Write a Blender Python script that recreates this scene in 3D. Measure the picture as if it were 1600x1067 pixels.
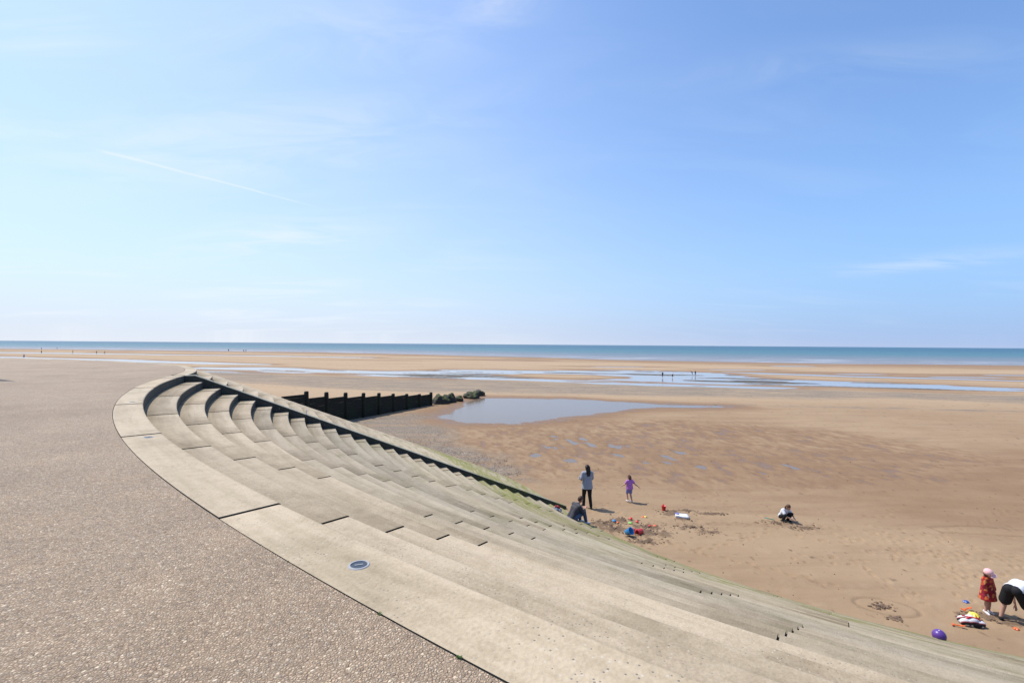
import bpy, bmesh, math, random
import numpy as np
from mathutils import Vector, Matrix, Quaternion, noise as mnoise

random.seed(7); rng = np.random.default_rng(7)
for o in list(bpy.data.objects): bpy.data.objects.remove(o)
scene = bpy.context.scene
col = scene.collection
R = math.radians

# ------------------------------------------------------------------ camera, sky, sun, exposure
CAM_Z = 6.3
cam = bpy.data.cameras.new('camera'); camo = bpy.data.objects.new('camera', cam); col.objects.link(camo)
cam.sensor_width = 36.0; cam.lens = 16.9; cam.clip_start = 0.05; cam.clip_end = 60000
camo.matrix_world = Matrix.Translation((0, 0, CAM_Z)) @ Matrix.Rotation(R(90.344), 4, 'X') @ Matrix.Rotation(R(0.43), 4, 'Z')
scene.camera = camo

SUN_EL = 58.0; SUN_AZ = -61.2          # azimuth from +Y, positive towards +X
sunv = Vector((math.sin(R(SUN_AZ)) * math.cos(R(SUN_EL)), math.cos(R(SUN_AZ)) * math.cos(R(SUN_EL)), math.sin(R(SUN_EL))))
sl = bpy.data.lights.new('sun', 'SUN'); sl.energy = 3.6; sl.angle = R(0.5); sl.color = (1.0, 0.955, 0.89)
so = bpy.data.objects.new('sun', sl); col.objects.link(so)
so.rotation_euler = (-sunv).to_track_quat('-Z', 'Y').to_euler()

scene.view_settings.view_transform = 'Standard'; scene.view_settings.look = 'None'
scene.view_settings.exposure = 0.42; scene.view_settings.gamma = 1.0
scene.view_settings.use_curve_mapping = False

class NT:
    """small helper for node trees"""
    def __init__(s, tree): s.t = tree; s.n = tree.nodes; s.l = tree.links
    def new(s, typ, **kw):
        nd = s.n.new(typ)
        for k, v in kw.items(): setattr(nd, k, v)
        return nd
    def put(s, sock, v):
        if isinstance(v, bpy.types.NodeSocket): s.l.new(v, sock)
        elif v is not None: sock.default_value = v
    def math(s, op, a, b=None, c=None, clamp=False):
        nd = s.new('ShaderNodeMath', operation=op, use_clamp=clamp)
        s.put(nd.inputs[0], a)
        if b is not None: s.put(nd.inputs[1], b)
        if c is not None: s.put(nd.inputs[2], c)
        return nd.outputs[0]
    def vmath(s, op, a, b=None):
        nd = s.new('ShaderNodeVectorMath', operation=op); s.put(nd.inputs[0], a)
        if b is not None:
            s.put(nd.inputs[3] if op == 'SCALE' else nd.inputs[1], b)
        return nd.outputs['Value'] if op in ('DOT_PRODUCT', 'LENGTH', 'DISTANCE') else nd.outputs[0]
    def ss(s, x, a, b, lo=0.0, hi=1.0):
        nd = s.new('ShaderNodeMapRange', interpolation_type='SMOOTHSTEP')
        s.put(nd.inputs[0], x); s.put(nd.inputs[1], a); s.put(nd.inputs[2], b); s.put(nd.inputs[3], lo); s.put(nd.inputs[4], hi)
        return nd.outputs[0]
    def mix(s, f, a, b, blend='MIX'):
        nd = s.new('ShaderNodeMix', data_type='RGBA', blend_type=blend)
        s.put(nd.inputs[0], f)
        for q, v in ((nd.inputs[6], a), (nd.inputs[7], b)):
            if isinstance(v, (tuple, list)) and len(v) == 3: v = (*v, 1)
            s.put(q, v)
        return nd.outputs[2]
    def noise(s, vec, scale, detail=4, rough=0.55, dist=0.0):
        nd = s.new('ShaderNodeTexNoise'); s.put(nd.inputs['Vector'], vec)
        nd.inputs['Scale'].default_value = scale; nd.inputs['Detail'].default_value = detail
        nd.inputs['Roughness'].default_value = rough; nd.inputs['Distortion'].default_value = dist
        return nd.outputs['Fac']
    def vor(s, vec, scale, feature='F1', rnd=1.0):
        nd = s.new('ShaderNodeTexVoronoi', feature=feature); s.put(nd.inputs['Vector'], vec)
        nd.inputs['Scale'].default_value = scale; nd.inputs['Randomness'].default_value = rnd
        return nd
    def sep(s, v):
        nd = s.new('ShaderNodeSeparateXYZ'); s.put(nd.inputs[0], v); return nd.outputs
    def comb(s, x, y, z):
        nd = s.new('ShaderNodeCombineXYZ'); s.put(nd.inputs[0], x); s.put(nd.inputs[1], y); s.put(nd.inputs[2], z); return nd.outputs[0]
    def pos(s): return s.new('ShaderNodeNewGeometry').outputs['Position']
    def ramp(s, f, stops):
        nd = s.new('ShaderNodeValToRGB'); s.put(nd.inputs[0], f)
        e = nd.color_ramp.elements
        while len(e) < len(stops): e.new(0.5)
        for q, (p, c) in zip(e, stops): q.position = p; q.color = (*c, 1)
        return nd.outputs[0]
    def bump(s, h, strength, dist):
        nd = s.new('ShaderNodeBump'); s.put(nd.inputs['Height'], h)
        s.put(nd.inputs['Strength'], strength); nd.inputs['Distance'].default_value = dist
        return nd.outputs[0]

def mat(name):
    m = bpy.data.materials.new(name); m.use_nodes = True
    t = NT(m.node_tree); b = m.node_tree.nodes['Principled BSDF']
    b.inputs['Specular IOR Level'].default_value = 0.35
    return m, t, b

# ---- world: clear June sky, thin cirrus, one old contrail
world = bpy.data.worlds.new('World'); scene.world = world; world.use_nodes = True
w = NT(world.node_tree); bg = world.node_tree.nodes['Background']
sky = w.new('ShaderNodeTexSky', sky_type='NISHITA'); sky.sun_disc = False
sky.sun_elevation = R(SUN_EL); sky.sun_rotation = R(SUN_AZ); sky.altitude = 0
sky.air_density = 1.0; sky.dust_density = 1.0; sky.ozone_density = 1.6
gen = w.new('ShaderNodeTexCoord').outputs['Generated']
dx, dy, dz = w.sep(gen)
up = w.math('MAXIMUM', dz, 0.02)
den = w.math('ADD', up, 0.12)
cl = w.comb(w.math('DIVIDE', dx, den), w.math('DIVIDE', dy, den), 0.0)
mp = w.new('ShaderNodeMapping'); w.put(mp.inputs[0], cl)
mp.inputs['Rotation'].default_value = (0, 0, R(25)); mp.inputs['Scale'].default_value = (0.55, 1.5, 1)
c1 = w.noise(mp.outputs[0], 1.3, 7, 0.6, 0.6)
c2 = w.noise(cl, 0.55, 3, 0.5)
cir = w.math('MULTIPLY', w.ss(c1, 0.44, 0.72), w.math('MULTIPLY', w.ss(c2, 0.36, 0.60), w.ss(dx, 0.10, -0.50, 0.12, 0.8)))
gu = w.math('DIVIDE', dx, w.math('MAXIMUM', dy, 0.05)); gv = w.math('DIVIDE', dz, w.math('MAXIMUM', dy, 0.05))
c3 = w.noise(mp.outputs[0], 3.2, 7, 0.62, 0.8)
for (x0, y0, a_, b_, amt) in ((430, 372, 150, 30, .75), (350, 225, 330, 65, .62), (770, 5, 70, 40, .7), (1450, 410, 150, 12, .5), (1330, 100, 330, 35, .20), (520, 60, 260, 70, .4)):
    u0 = (x0 - 800) / 750; v0 = -(y0 - 532 - .0075 * x0) / 750
    e1 = w.math('DIVIDE', w.math('SUBTRACT', gu, u0), a_ / 750); e2 = w.math('DIVIDE', w.math('ADD', w.math('SUBTRACT', gv, v0), w.math('MULTIPLY', w.math('SUBTRACT', gu, u0), -0.10)), b_ / 750)
    blob = w.math('MULTIPLY', w.math('EXPONENT', w.math('MULTIPLY', w.math('ADD', w.math('MULTIPLY', e1, e1), w.math('MULTIPLY', e2, e2)), -1.0)), w.math('MULTIPLY', w.ss(c3, 0.30, 0.68), amt))
    cir = w.math('MAXIMUM', cir, w.math('MULTIPLY', blob, w.math('GREATER_THAN', dy, 0.06)))
# contrail: a band along a great circle
def pxdir(x, y): return Vector(((x - 800) / 750, 1, -(y - 532 - .0075 * x) / 750)).normalized()
d1, d2 = pxdir(118, 226), pxdir(492, 323)
nrm = d1.cross(d2).normalized(); alo = nrm.cross(d1).normalized(); span = d1.angle(d2)
gn = w.vmath('NORMALIZE', gen)
off = w.math('ABSOLUTE', w.math('ADD', w.vmath('DOT_PRODUCT', gn, tuple(nrm)), w.math('MULTIPLY', w.math('SUBTRACT', w.noise(gn, 14, 3), 0.5), 0.004)))
lon = w.math('ARCTAN2', w.vmath('DOT_PRODUCT', gn, tuple(alo)), w.vmath('DOT_PRODUCT', gn, tuple(d1)))
wid = w.ss(lon, 0, span, 0.0034, 0.0020)
trail = w.math('MULTIPLY', w.math('SUBTRACT', 1.0, w.ss(w.math('DIVIDE', off, wid), 0.1, 1.0)),
               w.math('MULTIPLY', w.ss(lon, -0.02, 0.06), w.math('SUBTRACT', 1.0, w.ss(lon, span - 0.08, span + 0.02))))
trail = w.math('MULTIPLY', trail, w.ss(w.noise(gn, 22, 4), 0.25, 0.65, 0.35, 0.8))
hor = w.math('SUBTRACT', 1.0, w.math('MAXIMUM', dz, 0.0), clamp=True)
near_sun = w.ss(w.vmath('DOT_PRODUCT', gn, (sunv.x / math.cos(R(SUN_EL)), sunv.y / math.cos(R(SUN_EL)), 0.0)), -0.35, 0.98)
hz = w.math('POWER', hor, 3.2); hz2 = w.math('POWER', hor, 26.0)
skc = w.mix(1.0, sky.outputs[0], (0.72, 0.885, 1.07), 'MULTIPLY')
skc = w.mix(w.math('MULTIPLY', hz, 0.92), skc, w.mix(near_sun, (1.50, 2.60, 4.65), (3.15, 3.70, 4.75)))
skc = w.mix(w.math('MULTIPLY', hz2, 0.8), skc, w.mix(near_sun, (2.40, 2.90, 4.05), (4.05, 4.25, 4.65)))
skc = w.mix(w.math('MULTIPLY', w.math('POWER', near_sun, 2.0), 0.20), skc, (4.4, 4.75, 5.1))
skc = w.mix(w.math('MULTIPLY', cir, 0.62), skc, (4.7, 4.9, 5.1))
skc = w.mix(w.math('MULTIPLY', trail, 0.46), skc, (4.9, 5.0, 5.1))
w.put(bg.inputs['Color'], skc); bg.inputs['Strength'].default_value = 0.15

# ------------------------------------------------------------------ helpers
def tag(o, label=None, cat=None, group=None, kind=None):
    for k, v in (('label', label), ('category', cat), ('group', group), ('kind', kind)):
        if v: o[k] = v
    return o
def link(name, me, m=None, parent=None, smooth=False):
    o = bpy.data.objects.new(name, me); col.objects.link(o)
    if m is not None and not me.materials: me.materials.append(m)
    if parent is not None: o.parent = parent
    if smooth: me.shade_smooth()
    return o
def pyd(name, V, F, m=None, parent=None, smooth=False):
    me = bpy.data.meshes.new(name); me.from_pydata([tuple(v) for v in V], [], F); me.update()
    return link(name, me, m, parent, smooth)
def empty(name, loc=(0, 0, 0), rz=0.0):
    o = bpy.data.objects.new(name, None); col.objects.link(o); o.location = loc; o.rotation_euler = (0, 0, rz)
    o.empty_display_size = 0.1
    return o
def bmo(name, bm, m=None, parent=None, smooth=False):
    me = bpy.data.meshes.new(name); bm.normal_update(); bm.to_mesh(me); bm.free()
    return link(name, me, m, parent, smooth)
def box(bm, c, s, rot=None):
    r = bmesh.ops.create_cube(bm, size=1.0)['verts']
    M = Matrix.Translation(c) @ (rot.to_4x4() if rot is not None else Matrix.Identity(4)) @ Matrix.Diagonal((*s, 1))
    bmesh.ops.transform(bm, matrix=M, verts=r); return r
def lathe(bm, prof, n=20, M=None):
    rings = []
    for r, z in prof:
        rings.append([bm.verts.new((r * math.cos(2 * math.pi * k / n), r * math.sin(2 * math.pi * k / n), z)) for k in range(n)])
    for a, b in zip(rings, rings[1:]):
        for k in range(n): bm.faces.new((a[k], a[(k + 1) % n], b[(k + 1) % n], b[k]))
    bm.faces.new(rings[0][::-1]); bm.faces.new(rings[-1])
    if M is not None: bmesh.ops.transform(bm, matrix=M, verts=[v for r in rings for v in r])

# numpy value noise
def _hash(ix, iy, seed):
    h = (ix.astype(np.int64) * 374761393 + iy.astype(np.int64) * 668265263 + seed * 144665) & 0x7fffffff
    h = ((h ^ (h >> 13)) * 1274126177) & 0x7fffffff
    return ((h ^ (h >> 16)) & 0xffff) / 65535.0
def vnoise(x, y, seed=0):
    ix = np.floor(x); iy = np.floor(y); fx = x - ix; fy = y - iy
    fx = fx * fx * (3 - 2 * fx); fy = fy * fy * (3 - 2 * fy)
    a = _hash(ix, iy, seed); b = _hash(ix + 1, iy, seed); c = _hash(ix, iy + 1, seed); d = _hash(ix + 1, iy + 1, seed)
    return (a + (b - a) * fx) * (1 - fy) + (c + (d - c) * fx) * fy
def fbm(x, y, seed=0, oct=4):
    s = 0; a = 0.5; t = 0
    for k in range(oct):
        s = s + a * vnoise(x, y, seed + k * 17); t += a; a *= 0.5; x = x * 2.03 + 3.1; y = y * 2.03 + 1.7
    return s / t - 0.5
def sstep(x, a, b):
    t = np.clip((x - a) / (b - a), 0, 1); return t * t * (3 - 2 * t)
def sdpoly(X, Y, P):
    """signed distance, positive inside"""
    d = np.full(X.shape, 1e18); ins = np.zeros(X.shape, bool)
    n = len(P)
    for i in range(n):
        ax, ay = P[i]; bx, by = P[(i + 1) % n]
        ex, ey = bx - ax, by - ay; wx, wy = X - ax, Y - ay
        t = np.clip((wx * ex + wy * ey) / (ex * ex + ey * ey + 1e-12), 0, 1)
        d = np.minimum(d, (wx - ex * t) ** 2 + (wy - ey * t) ** 2)
        if ay != by:
            c = ((ay > Y) != (by > Y)) & (X < (bx - ax) * (Y - ay) / (by - ay) + ax)
            ins ^= c
    return np.where(ins, 1, -1) * np.sqrt(d)

# ------------------------------------------------------------------ geometry of the bay (plan)
CX, CY = 17.473, 25.029          # centre of the bay's arcs
RO, RI, RT = 29.422, 29.088, 16.905
ZC = CAM_Z - 0.951               # coping level
NST = 27
RISE = (6.2 - 0.951) / NST; TREAD = (RI - RT) / NST
WALL = 203.0                     # angle at which the bay ends at the flank wall
def polar(r, a): return Vector((CX + r * math.cos(R(a)), CY + r * math.sin(R(a))))

# headland beyond the wall: path of the gravel edge, heading in degrees left of +Y
head_path = []
_p = polar(RO, WALL); _h = 180 + WALL
_p = Vector((_p.x, _p.y)); _th = 23.0
_p += Vector((-math.sin(R(_th)), math.cos(R(_th)))) * 0.22
while _th < 96:
    head_path.append((_p.copy(), _th))
    rad = 16.0 if _th < 58 else 42
    ds = 0.35; 
    mid = _th + math.degrees(ds / rad) / 2
    _p = _p + Vector((-math.sin(R(mid)), math.cos(R(mid)))) * ds; _th += math.degrees(ds / rad)
def head_pt(i, d):
    p, th = head_path[i]; return p + Vector((math.cos(R(th)), math.sin(R(th)))) * d

# ------------------------------------------------------------------ materials for the setting
def concrete(name, base, speck, algae_amt):
    m, t, b = mat(name)
    P = t.pos(); x, y, z = t.sep(P)
    rx = t.math('SUBTRACT', x, CX); ry = t.math('SUBTRACT', y, CY)
    rr = t.math('SQRT', t.math('ADD', t.math('MULTIPLY', rx, rx), t.math('MULTIPLY', ry, ry)))
    aa = t.math('MULTIPLY', t.math('ARCTAN2', t.math('MULTIPLY', ry, -1.0), t.math('MULTIPLY', rx, -1.0)), 24.0)
    pol = t.comb(rr, aa, z)
    mpn = t.new('ShaderNodeMapping'); t.put(mpn.inputs[0], pol); mpn.inputs['Scale'].default_value = (3.2, 0.32, 1.0)
    streak = t.noise(mpn.outputs[0], 1.6, 6, 0.62, 0.4)
    blot = t.noise(P, 0.8, 6, 0.6)
    fine = t.noise(P, 55, 3, 0.7)
    info = t.new('ShaderNodeObjectInfo')
    c = t.mix(1.0, base, info.outputs['Color'], 'MULTIPLY')
    c = t.mix(t.ss(streak, 0.42, 0.70), c, t.mix(1.0, c, (0.78, 0.77, 0.73), 'MULTIPLY'))
    c = t.mix(t.ss(blot, 0.50, 0.72, 0, 0.75), c, t.mix(1.0, c, (0.70, 0.70, 0.66), 'MULTIPLY'))
    c = t.mix(t.ss(fine, 0.35, 0.7, 0, 0.55), c, t.mix(1.0, c, (0.70, 0.68, 0.66), 'MULTIPLY'))
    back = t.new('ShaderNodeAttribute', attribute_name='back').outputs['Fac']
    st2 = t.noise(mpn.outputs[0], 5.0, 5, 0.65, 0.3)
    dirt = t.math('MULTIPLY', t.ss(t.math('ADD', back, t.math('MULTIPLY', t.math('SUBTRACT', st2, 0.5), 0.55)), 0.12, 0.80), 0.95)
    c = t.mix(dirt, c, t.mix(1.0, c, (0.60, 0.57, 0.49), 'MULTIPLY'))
    endw = t.new('ShaderNodeAttribute', attribute_name='along').outputs['Fac']
    pool_ = t.ss(t.math('ADD', endw, t.math('MULTIPLY', t.math('SUBTRACT', t.noise(P, 2.3, 5, 0.65), 0.5), 0.9)), 0.62, 1.05, 0.0, 0.75)
    c = t.mix(pool_, c, t.mix(1.0, c, (0.62, 0.59, 0.54), 'MULTIPLY'))
    nosew = t.math('MULTIPLY', t.ss(t.math('ADD', back, t.math('MULTIPLY', t.math('SUBTRACT', st2, 0.5), 0.6)), 0.30, 0.0), t.ss(fine, 0.35, 0.6))
    c = t.mix(t.math('MULTIPLY', nosew, 0.35), c, t.mix(1.0, c, (1.22, 1.21, 1.18), 'MULTIPLY'))
    mid = t.noise(P, 11, 4, 0.7)
    c = t.mix(t.ss(mid, 0.42, 0.68, 0, 0.5), c, t.mix(1.0, c, (0.78, 0.76, 0.72), 'MULTIPLY'))
    # exposed aggregate: dark and pale chips
    v = t.vor(P, speck); chip = t.math('MULTIPLY', t.math('LESS_THAN', v.outputs['Distance'], 0.24), t.math('GREATER_THAN', t.sep(v.outputs['Color'])[0], 0.72))
    wear = t.ss(t.noise(P, 1.7, 4, 0.6), 0.40, 0.62)
    c = t.mix(t.math('MULTIPLY', chip, t.math('MULTIPLY', wear, 0.75)), c, (0.10, 0.095, 0.095))
    v2 = t.vor(P, speck * 0.8); chip2 = t.math('MULTIPLY', t.math('LESS_THAN', v2.outputs['Distance'], 0.22), t.math('GREATER_THAN', t.sep(v2.outputs['Color'])[1], 0.86))
    c = t.mix(t.math('MULTIPLY', chip2, t.math('MULTIPLY', wear, 0.7)), c, (0.52, 0.46, 0.38))
    # weathering: greyer and then green towards the tide line
    low = t.ss(z, 3.9, 1.2)
    c = t.mix(t.math('MULTIPLY', low, 0.6), c, t.mix(1.0, c, (0.80, 0.83, 0.80), 'MULTIPLY'))
    alg = t.math('MULTIPLY', t.math('MULTIPLY', t.ss(z, 2.0, 1.0), t.ss(streak, 0.46, 0.60)), t.ss(t.noise(P, 0.30, 3), 0.46, 0.60))
    alg2 = t.math('MULTIPLY', t.math('MULTIPLY', t.ss(z, 4.8, 3.0), t.ss(blot, 0.42, 0.7)), 0.16)
    alg3 = t.math('MULTIPLY', t.math('MULTIPLY', t.math('MULTIPLY', t.ss(z, 1.75, 1.35), t.ss(z, 0.55, 0.85)), t.ss(aa, 17.5, 11.5)), t.ss(st2, 0.38, 0.56))
    alg4 = t.math('MULTIPLY', t.ss(z, 0.55, 0.2), t.ss(st2, 0.42, 0.60, 0.25, 0.85))
    alg = t.math('MAXIMUM', t.math('MAXIMUM', alg, alg3), alg4)
    c = t.mix(t.math('MULTIPLY', t.math('MAXIMUM', alg, alg2), algae_amt), c, (0.165, 0.170, 0.028))
    t.put(b.inputs['Base Color'], c); b.inputs['Roughness'].default_value = 0.85
    h = t.math('ADD', t.math('MULTIPLY', fine, 0.6), t.math('MULTIPLY', v.outputs['Distance'], 0.5))
    t.put(b.inputs['Normal'], t.bump(h, 0.55, 0.006))
    return m
M_conc = concrete('precast_concrete', (0.466, 0.380, 0.268), 62, 0.85)
M_riser = concrete('shaded_algae_concrete', (0.055, 0.056, 0.048), 40, 0.4)  # near-black: shade of the upright faces painted in, along with dark algae
M_wall = concrete('wall_concrete', (0.36, 0.345, 0.275), 50, 0.9)
m, t, b = mat('joint_filler'); M_joint = m
t.put(b.inputs['Base Color'], t.mix(t.noise(t.pos(), 30, 4), (0.030, 0.026, 0.021), (0.12, 0.10, 0.078))); b.inputs['Roughness'].default_value = 0.95

def gravel_mat():
    m, t, b = mat('exposed_aggregate')
    P = t.pos()
    warp = t.new('ShaderNodeTexNoise'); t.put(warp.inputs['Vector'], P); warp.inputs['Scale'].default_value = 40
    P2 = t.vmath('ADD', P, t.vmath('SCALE', t.vmath('SUBTRACT', warp.outputs['Color'], (0.5, 0.5, 0.5)), 0.012))
    v = t.vor(P2, 98); ed = t.vor(P2, 98, 'DISTANCE_TO_EDGE')
    vb = t.vor(P2, 190)
    rnd = t.sep(v.outputs['Color'])
    c = t.ramp(rnd[0], [(0.0, (0.22, 0.165, 0.13)), (0.25, (0.34, 0.265, 0.21)), (0.5, (0.42, 0.335, 0.27)), (0.72, (0.38, 0.285, 0.225)), (0.9, (0.49, 0.41, 0.345)), (1.0, (0.57, 0.50, 0.43))])
    c = t.mix(t.ss(rnd[1], 0.6, 0.9, 0, 0.6), c, (0.33, 0.28, 0.245))
    edge = t.ss(ed.outputs['Distance'], 0.02, 0.14, 1, 0)
    c = t.mix(t.math('MULTIPLY', edge, 0.80), c, (0.17, 0.135, 0.11))
    c = t.mix(t.ss(t.noise(P, 0.55, 5, 0.6), 0.40, 0.68, 0, 0.55), c, t.mix(1.0, c, (0.74, 0.72, 0.70), 'MULTIPLY'))
    c = t.mix(t.ss(t.noise(P, 2.6, 4, 0.6), 0.45, 0.7, 0, 0.5), c, t.mix(1.0, c, (1.22, 1.19, 1.15), 'MULTIPLY'))
    c = t.mix(1.0, c, (1.20, 1.09, 0.875), 'MULTIPLY')
    t.put(b.inputs['Base Color'], c)
    t.put(b.inputs['Roughness'], t.ss(rnd[2], 0, 1, 0.55, 0.9))
    h = t.math('ADD', t.ss(ed.outputs['Distance'], 0.0, 0.35), t.math('ADD', t.math('MULTIPLY', rnd[1], 0.45), t.math('MULTIPLY', vb.outputs['Distance'], 0.35)))
    t.put(b.inputs['Normal'], t.bump(h, 0.8, 0.006))
    return m
M_gravel = gravel_mat()

def sand_mat():
    m, t, b = mat('beach_sand'); b.inputs['Specular IOR Level'].default_value = 0.15
    P = t.pos(); x, y, z = t.sep(P)
    at = {}
    for k in ('wet', 'pebble', 'dug', 'weed'):
        a = t.new('ShaderNodeAttribute', attribute_name=k); at[k] = a.outputs['Fac']
    n1 = t.noise(P, 0.09, 5, 0.6); n2 = t.noise(P, 1.3, 6, 0.65); n3 = t.noise(P, 38, 3, 0.7)
    mpn = t.new('ShaderNodeMapping'); t.put(mpn.inputs[0], P); mpn.inputs['Rotation'].default_value = (0, 0, R(-18)); mpn.inputs['Scale'].default_value = (0.25, 1.6, 1)
    n4 = t.noise(mpn.outputs[0], 0.5, 6, 0.65, 0.5)
    c = t.mix(t.ss(n1, 0.35, 0.65), (0.352, 0.243, 0.146), (0.310, 0.207, 0.120))
    c = t.mix(t.ss(n4, 0.42, 0.68, 0, 0.55), c, (0.250, 0.163, 0.098))
    c = t.mix(t.ss(n2, 0.5, 0.72, 0, 0.35), c, (0.39, 0.285, 0.19))
    c = t.mix(t.ss(n3, 0.38, 0.7, 0, 0.4), c, t.mix(1.0, c, (0.72, 0.70, 0.68), 'MULTIPLY'))
    c = t.mix(t.ss(y, 40, 66, 0, 0.75), c, (0.425, 0.305, 0.192))
    wetn = t.math('MULTIPLY', at['wet'], t.ss(n2, 0.25, 0.6, 0.75, 1.0))
    c = t.mix(t.math('MULTIPLY', wetn, 0.85), c, (0.192, 0.106, 0.055))
    v = t.vor(P, 9.0); vr = t.sep(v.outputs['Color'])
    pc = t.ramp(vr[0], [(0, (0.095, 0.08, 0.062)), (0.4, (0.18, 0.15, 0.118)), (0.75, (0.265, 0.22, 0.168)), (1, (0.38, 0.33, 0.265))])
    pmask = t.math('MULTIPLY', at['pebble'], t.math('MULTIPLY', t.ss(v.outputs['Distance'], 0.55, 0.35), t.ss(t.noise(P, 0.45, 5, 0.7), 0.34, 0.58)))
    c = t.mix(t.math('MULTIPLY', at['pebble'], t.ss(n4, 0.35, 0.62, 0.25, 0.9)), c, (0.205, 0.168, 0.130))
    c = t.mix(pmask, c, pc)
    c = t.mix(t.math('MULTIPLY', at['weed'], t.ss(n2, 0.3, 0.55)), c, (0.060, 0.055, 0.030))
    c = t.mix(t.math('MULTIPLY', at['dug'], t.ss(n2, 0.3, 0.65, 0.5, 1)), c, (0.115, 0.074, 0.048))
    t.put(b.inputs['Base Color'], c)
    t.put(b.inputs['Roughness'], t.math('SUBTRACT', 0.94, t.ss(wetn, 0.62, 1.0, 0.0, 0.55)))
    h = t.math('ADD', t.math('MULTIPLY', n2, 1.0), t.math('ADD', t.math('MULTIPLY', n3, 0.08), t.math('MULTIPLY', pmask, 0.4)))
    t.put(b.inputs['Normal'], t.bump(h, 0.5, 0.05))
    return m
M_sand = sand_mat()

def water_mat(name, deep, rough, bscale, bstr, aniso=(1, 1)):
    m, t, b = mat(name)
    P = t.pos()
    mpn = t.new('ShaderNodeMapping'); t.put(mpn.inputs[0], P); mpn.inputs['Rotation'].default_value = (0, 0, R(-15)); mpn.inputs['Scale'].default_value = (aniso[0], aniso[1], 1)
    n = t.noise(mpn.outputs[0], bscale, 4, 0.6)
    b.inputs['Base Color'].default_value = (*deep, 1); b.inputs['Roughness'].default_value = rough
    b.inputs['IOR'].default_value = 1.33; b.inputs['Specular IOR Level'].default_value = 0.27
    t.put(b.inputs['Normal'], t.bump(n, bstr, 0.02))
    return m
M_pool = water_mat('pool_water', (0.185, 0.135, 0.095), 0.14, 4.0, 0.25)
M_chan = water_mat('channel_water', (0.30, 0.285, 0.275), 0.12, 2.0, 0.18)

def sea_mat():
    m, t, b = mat('sea_water')
    P = t.pos(); x, y, z = t.sep(P)
    sd = t.new('ShaderNodeAttribute', attribute_name='offshore').outputs['Fac']     # metres from the shore / 1000
    mpn = t.new('ShaderNodeMapping'); t.put(mpn.inputs[0], P); mpn.inputs['Rotation'].default_value = (0, 0, R(-15)); mpn.inputs['Scale'].default_value = (0.12, 1, 1)
    n = t.noise(mpn.outputs[0], 0.022, 5, 0.6)
    sdn = t.math('ADD', sd, t.math('MULTIPLY', t.math('SUBTRACT', n, 0.5), 0.10))
    c = t.ramp(sdn, [(0.0, (0.25, 0.225, 0.215)), (0.10, (0.17, 0.185, 0.195)), (0.26, (0.070, 0.155, 0.170)), (0.6, (0.040, 0.120, 0.150)), (1.0, (0.030, 0.095, 0.135))])
    nb = t.noise(mpn.outputs[0], 0.10, 4, 0.6)
    c = t.mix(t.ss(nb, 0.5, 0.7, 0, 0.3), c, t.mix(1.0, c, (0.75, 0.8, 0.85), 'MULTIPLY'))
    # broken surf close to the shore
    fm = t.math('MULTIPLY', t.math('MULTIPLY', t.ss(t.noise(mpn.outputs[0], 0.16, 5, 0.65), 0.55, 0.64), t.ss(sd, 0.0, 0.02)), t.ss(sd, 0.13, 0.05))
    c = t.mix(t.math('MULTIPLY', fm, 0.6), c, (0.82, 0.82, 0.82))
    t.put(b.inputs['Base Color'], c)
    b.inputs['Roughness'].default_value = 0.32; b.inputs['IOR'].default_value = 1.33; b.inputs['Specular IOR Level'].default_value = 0.25
    t.put(b.inputs['Normal'], t.bump(t.noise(mpn.outputs[0], 0.9, 4, 0.6), 0.9, 0.6))
    return m
M_sea = sea_mat()

# ------------------------------------------------------------------ beach, pools and sea
POOL = [(-6.1, 41.9), (-5.8, 46), (-4.9, 51), (-4.9, 56.6), (0, 57.3), (7.4, 55.4), (13, 52.9), (15.7, 51.4), (23, 50.2), (15.1, 49.0), (12, 48.0), (7.8, 44.3), (4.4, 40.5), (0, 38.4), (-4, 38.2), (-6.2, 40.8)]
CH1 = [(-220, 165), (-150, 147), (-83.4, 125), (-64.6, 121), (-41.9, 113), (-28.9, 111), (-15.8, 119), (0, 118), (15.7, 117.4), (31, 116.7), (45.3, 113), (48.7, 104), (56, 93.3), (68, 85), (75, 80.4), (82.7, 77.5), (150, 58), (150, 44), (77.5, 64), (70, 65.6), (63, 67.7), (56, 70), (48, 72.4), (40, 75), (33.3, 75.6), (20.9, 78), (11, 82.5), (0, 84.4), (-11, 84.8), (-23.5, 88.3), (-38, 96), (-53.6, 100.5), (-67.8, 106), (-120, 128), (-200, 150)]
ISL = [(4.3, 103), (14.3, 107), (26.6, 100.5), (29, 94), (22, 89), (9.5, 88.5), (0, 95)]
CH2 = [(-340, 285), (-288, 268), (-106, 229), (-60, 215), (-60, 208), (-102, 219), (-252, 240), (-340, 255)]
CH3 = [(-300, 225), (-210, 196), (-94, 150), (-70, 139), (-88, 139), (-187, 176), (-300, 202)]
CH4 = [(52, 117), (60, 113.5), (75, 103.5), (90, 98), (110, 89), (110, 86), (88, 95), (74, 100), (58, 110)]
PUD = [(90, 154, 5.5, 2.2), (80, 111.5, 5, 1.4), (97, 103, 7, 1.3), (60, 128, 6, 1.3), (30, 140, 7, 1.5), (118, 112, 7, 1.5)]
SHORE_X = np.array([-2500, -388, -318, -229, -124, -35, 51, 116, 174, 300, 800]); SHORE_Y = np.array([600, 363, 358, 340, 309, 262, 196, 174, 163, 145, 60])
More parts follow.
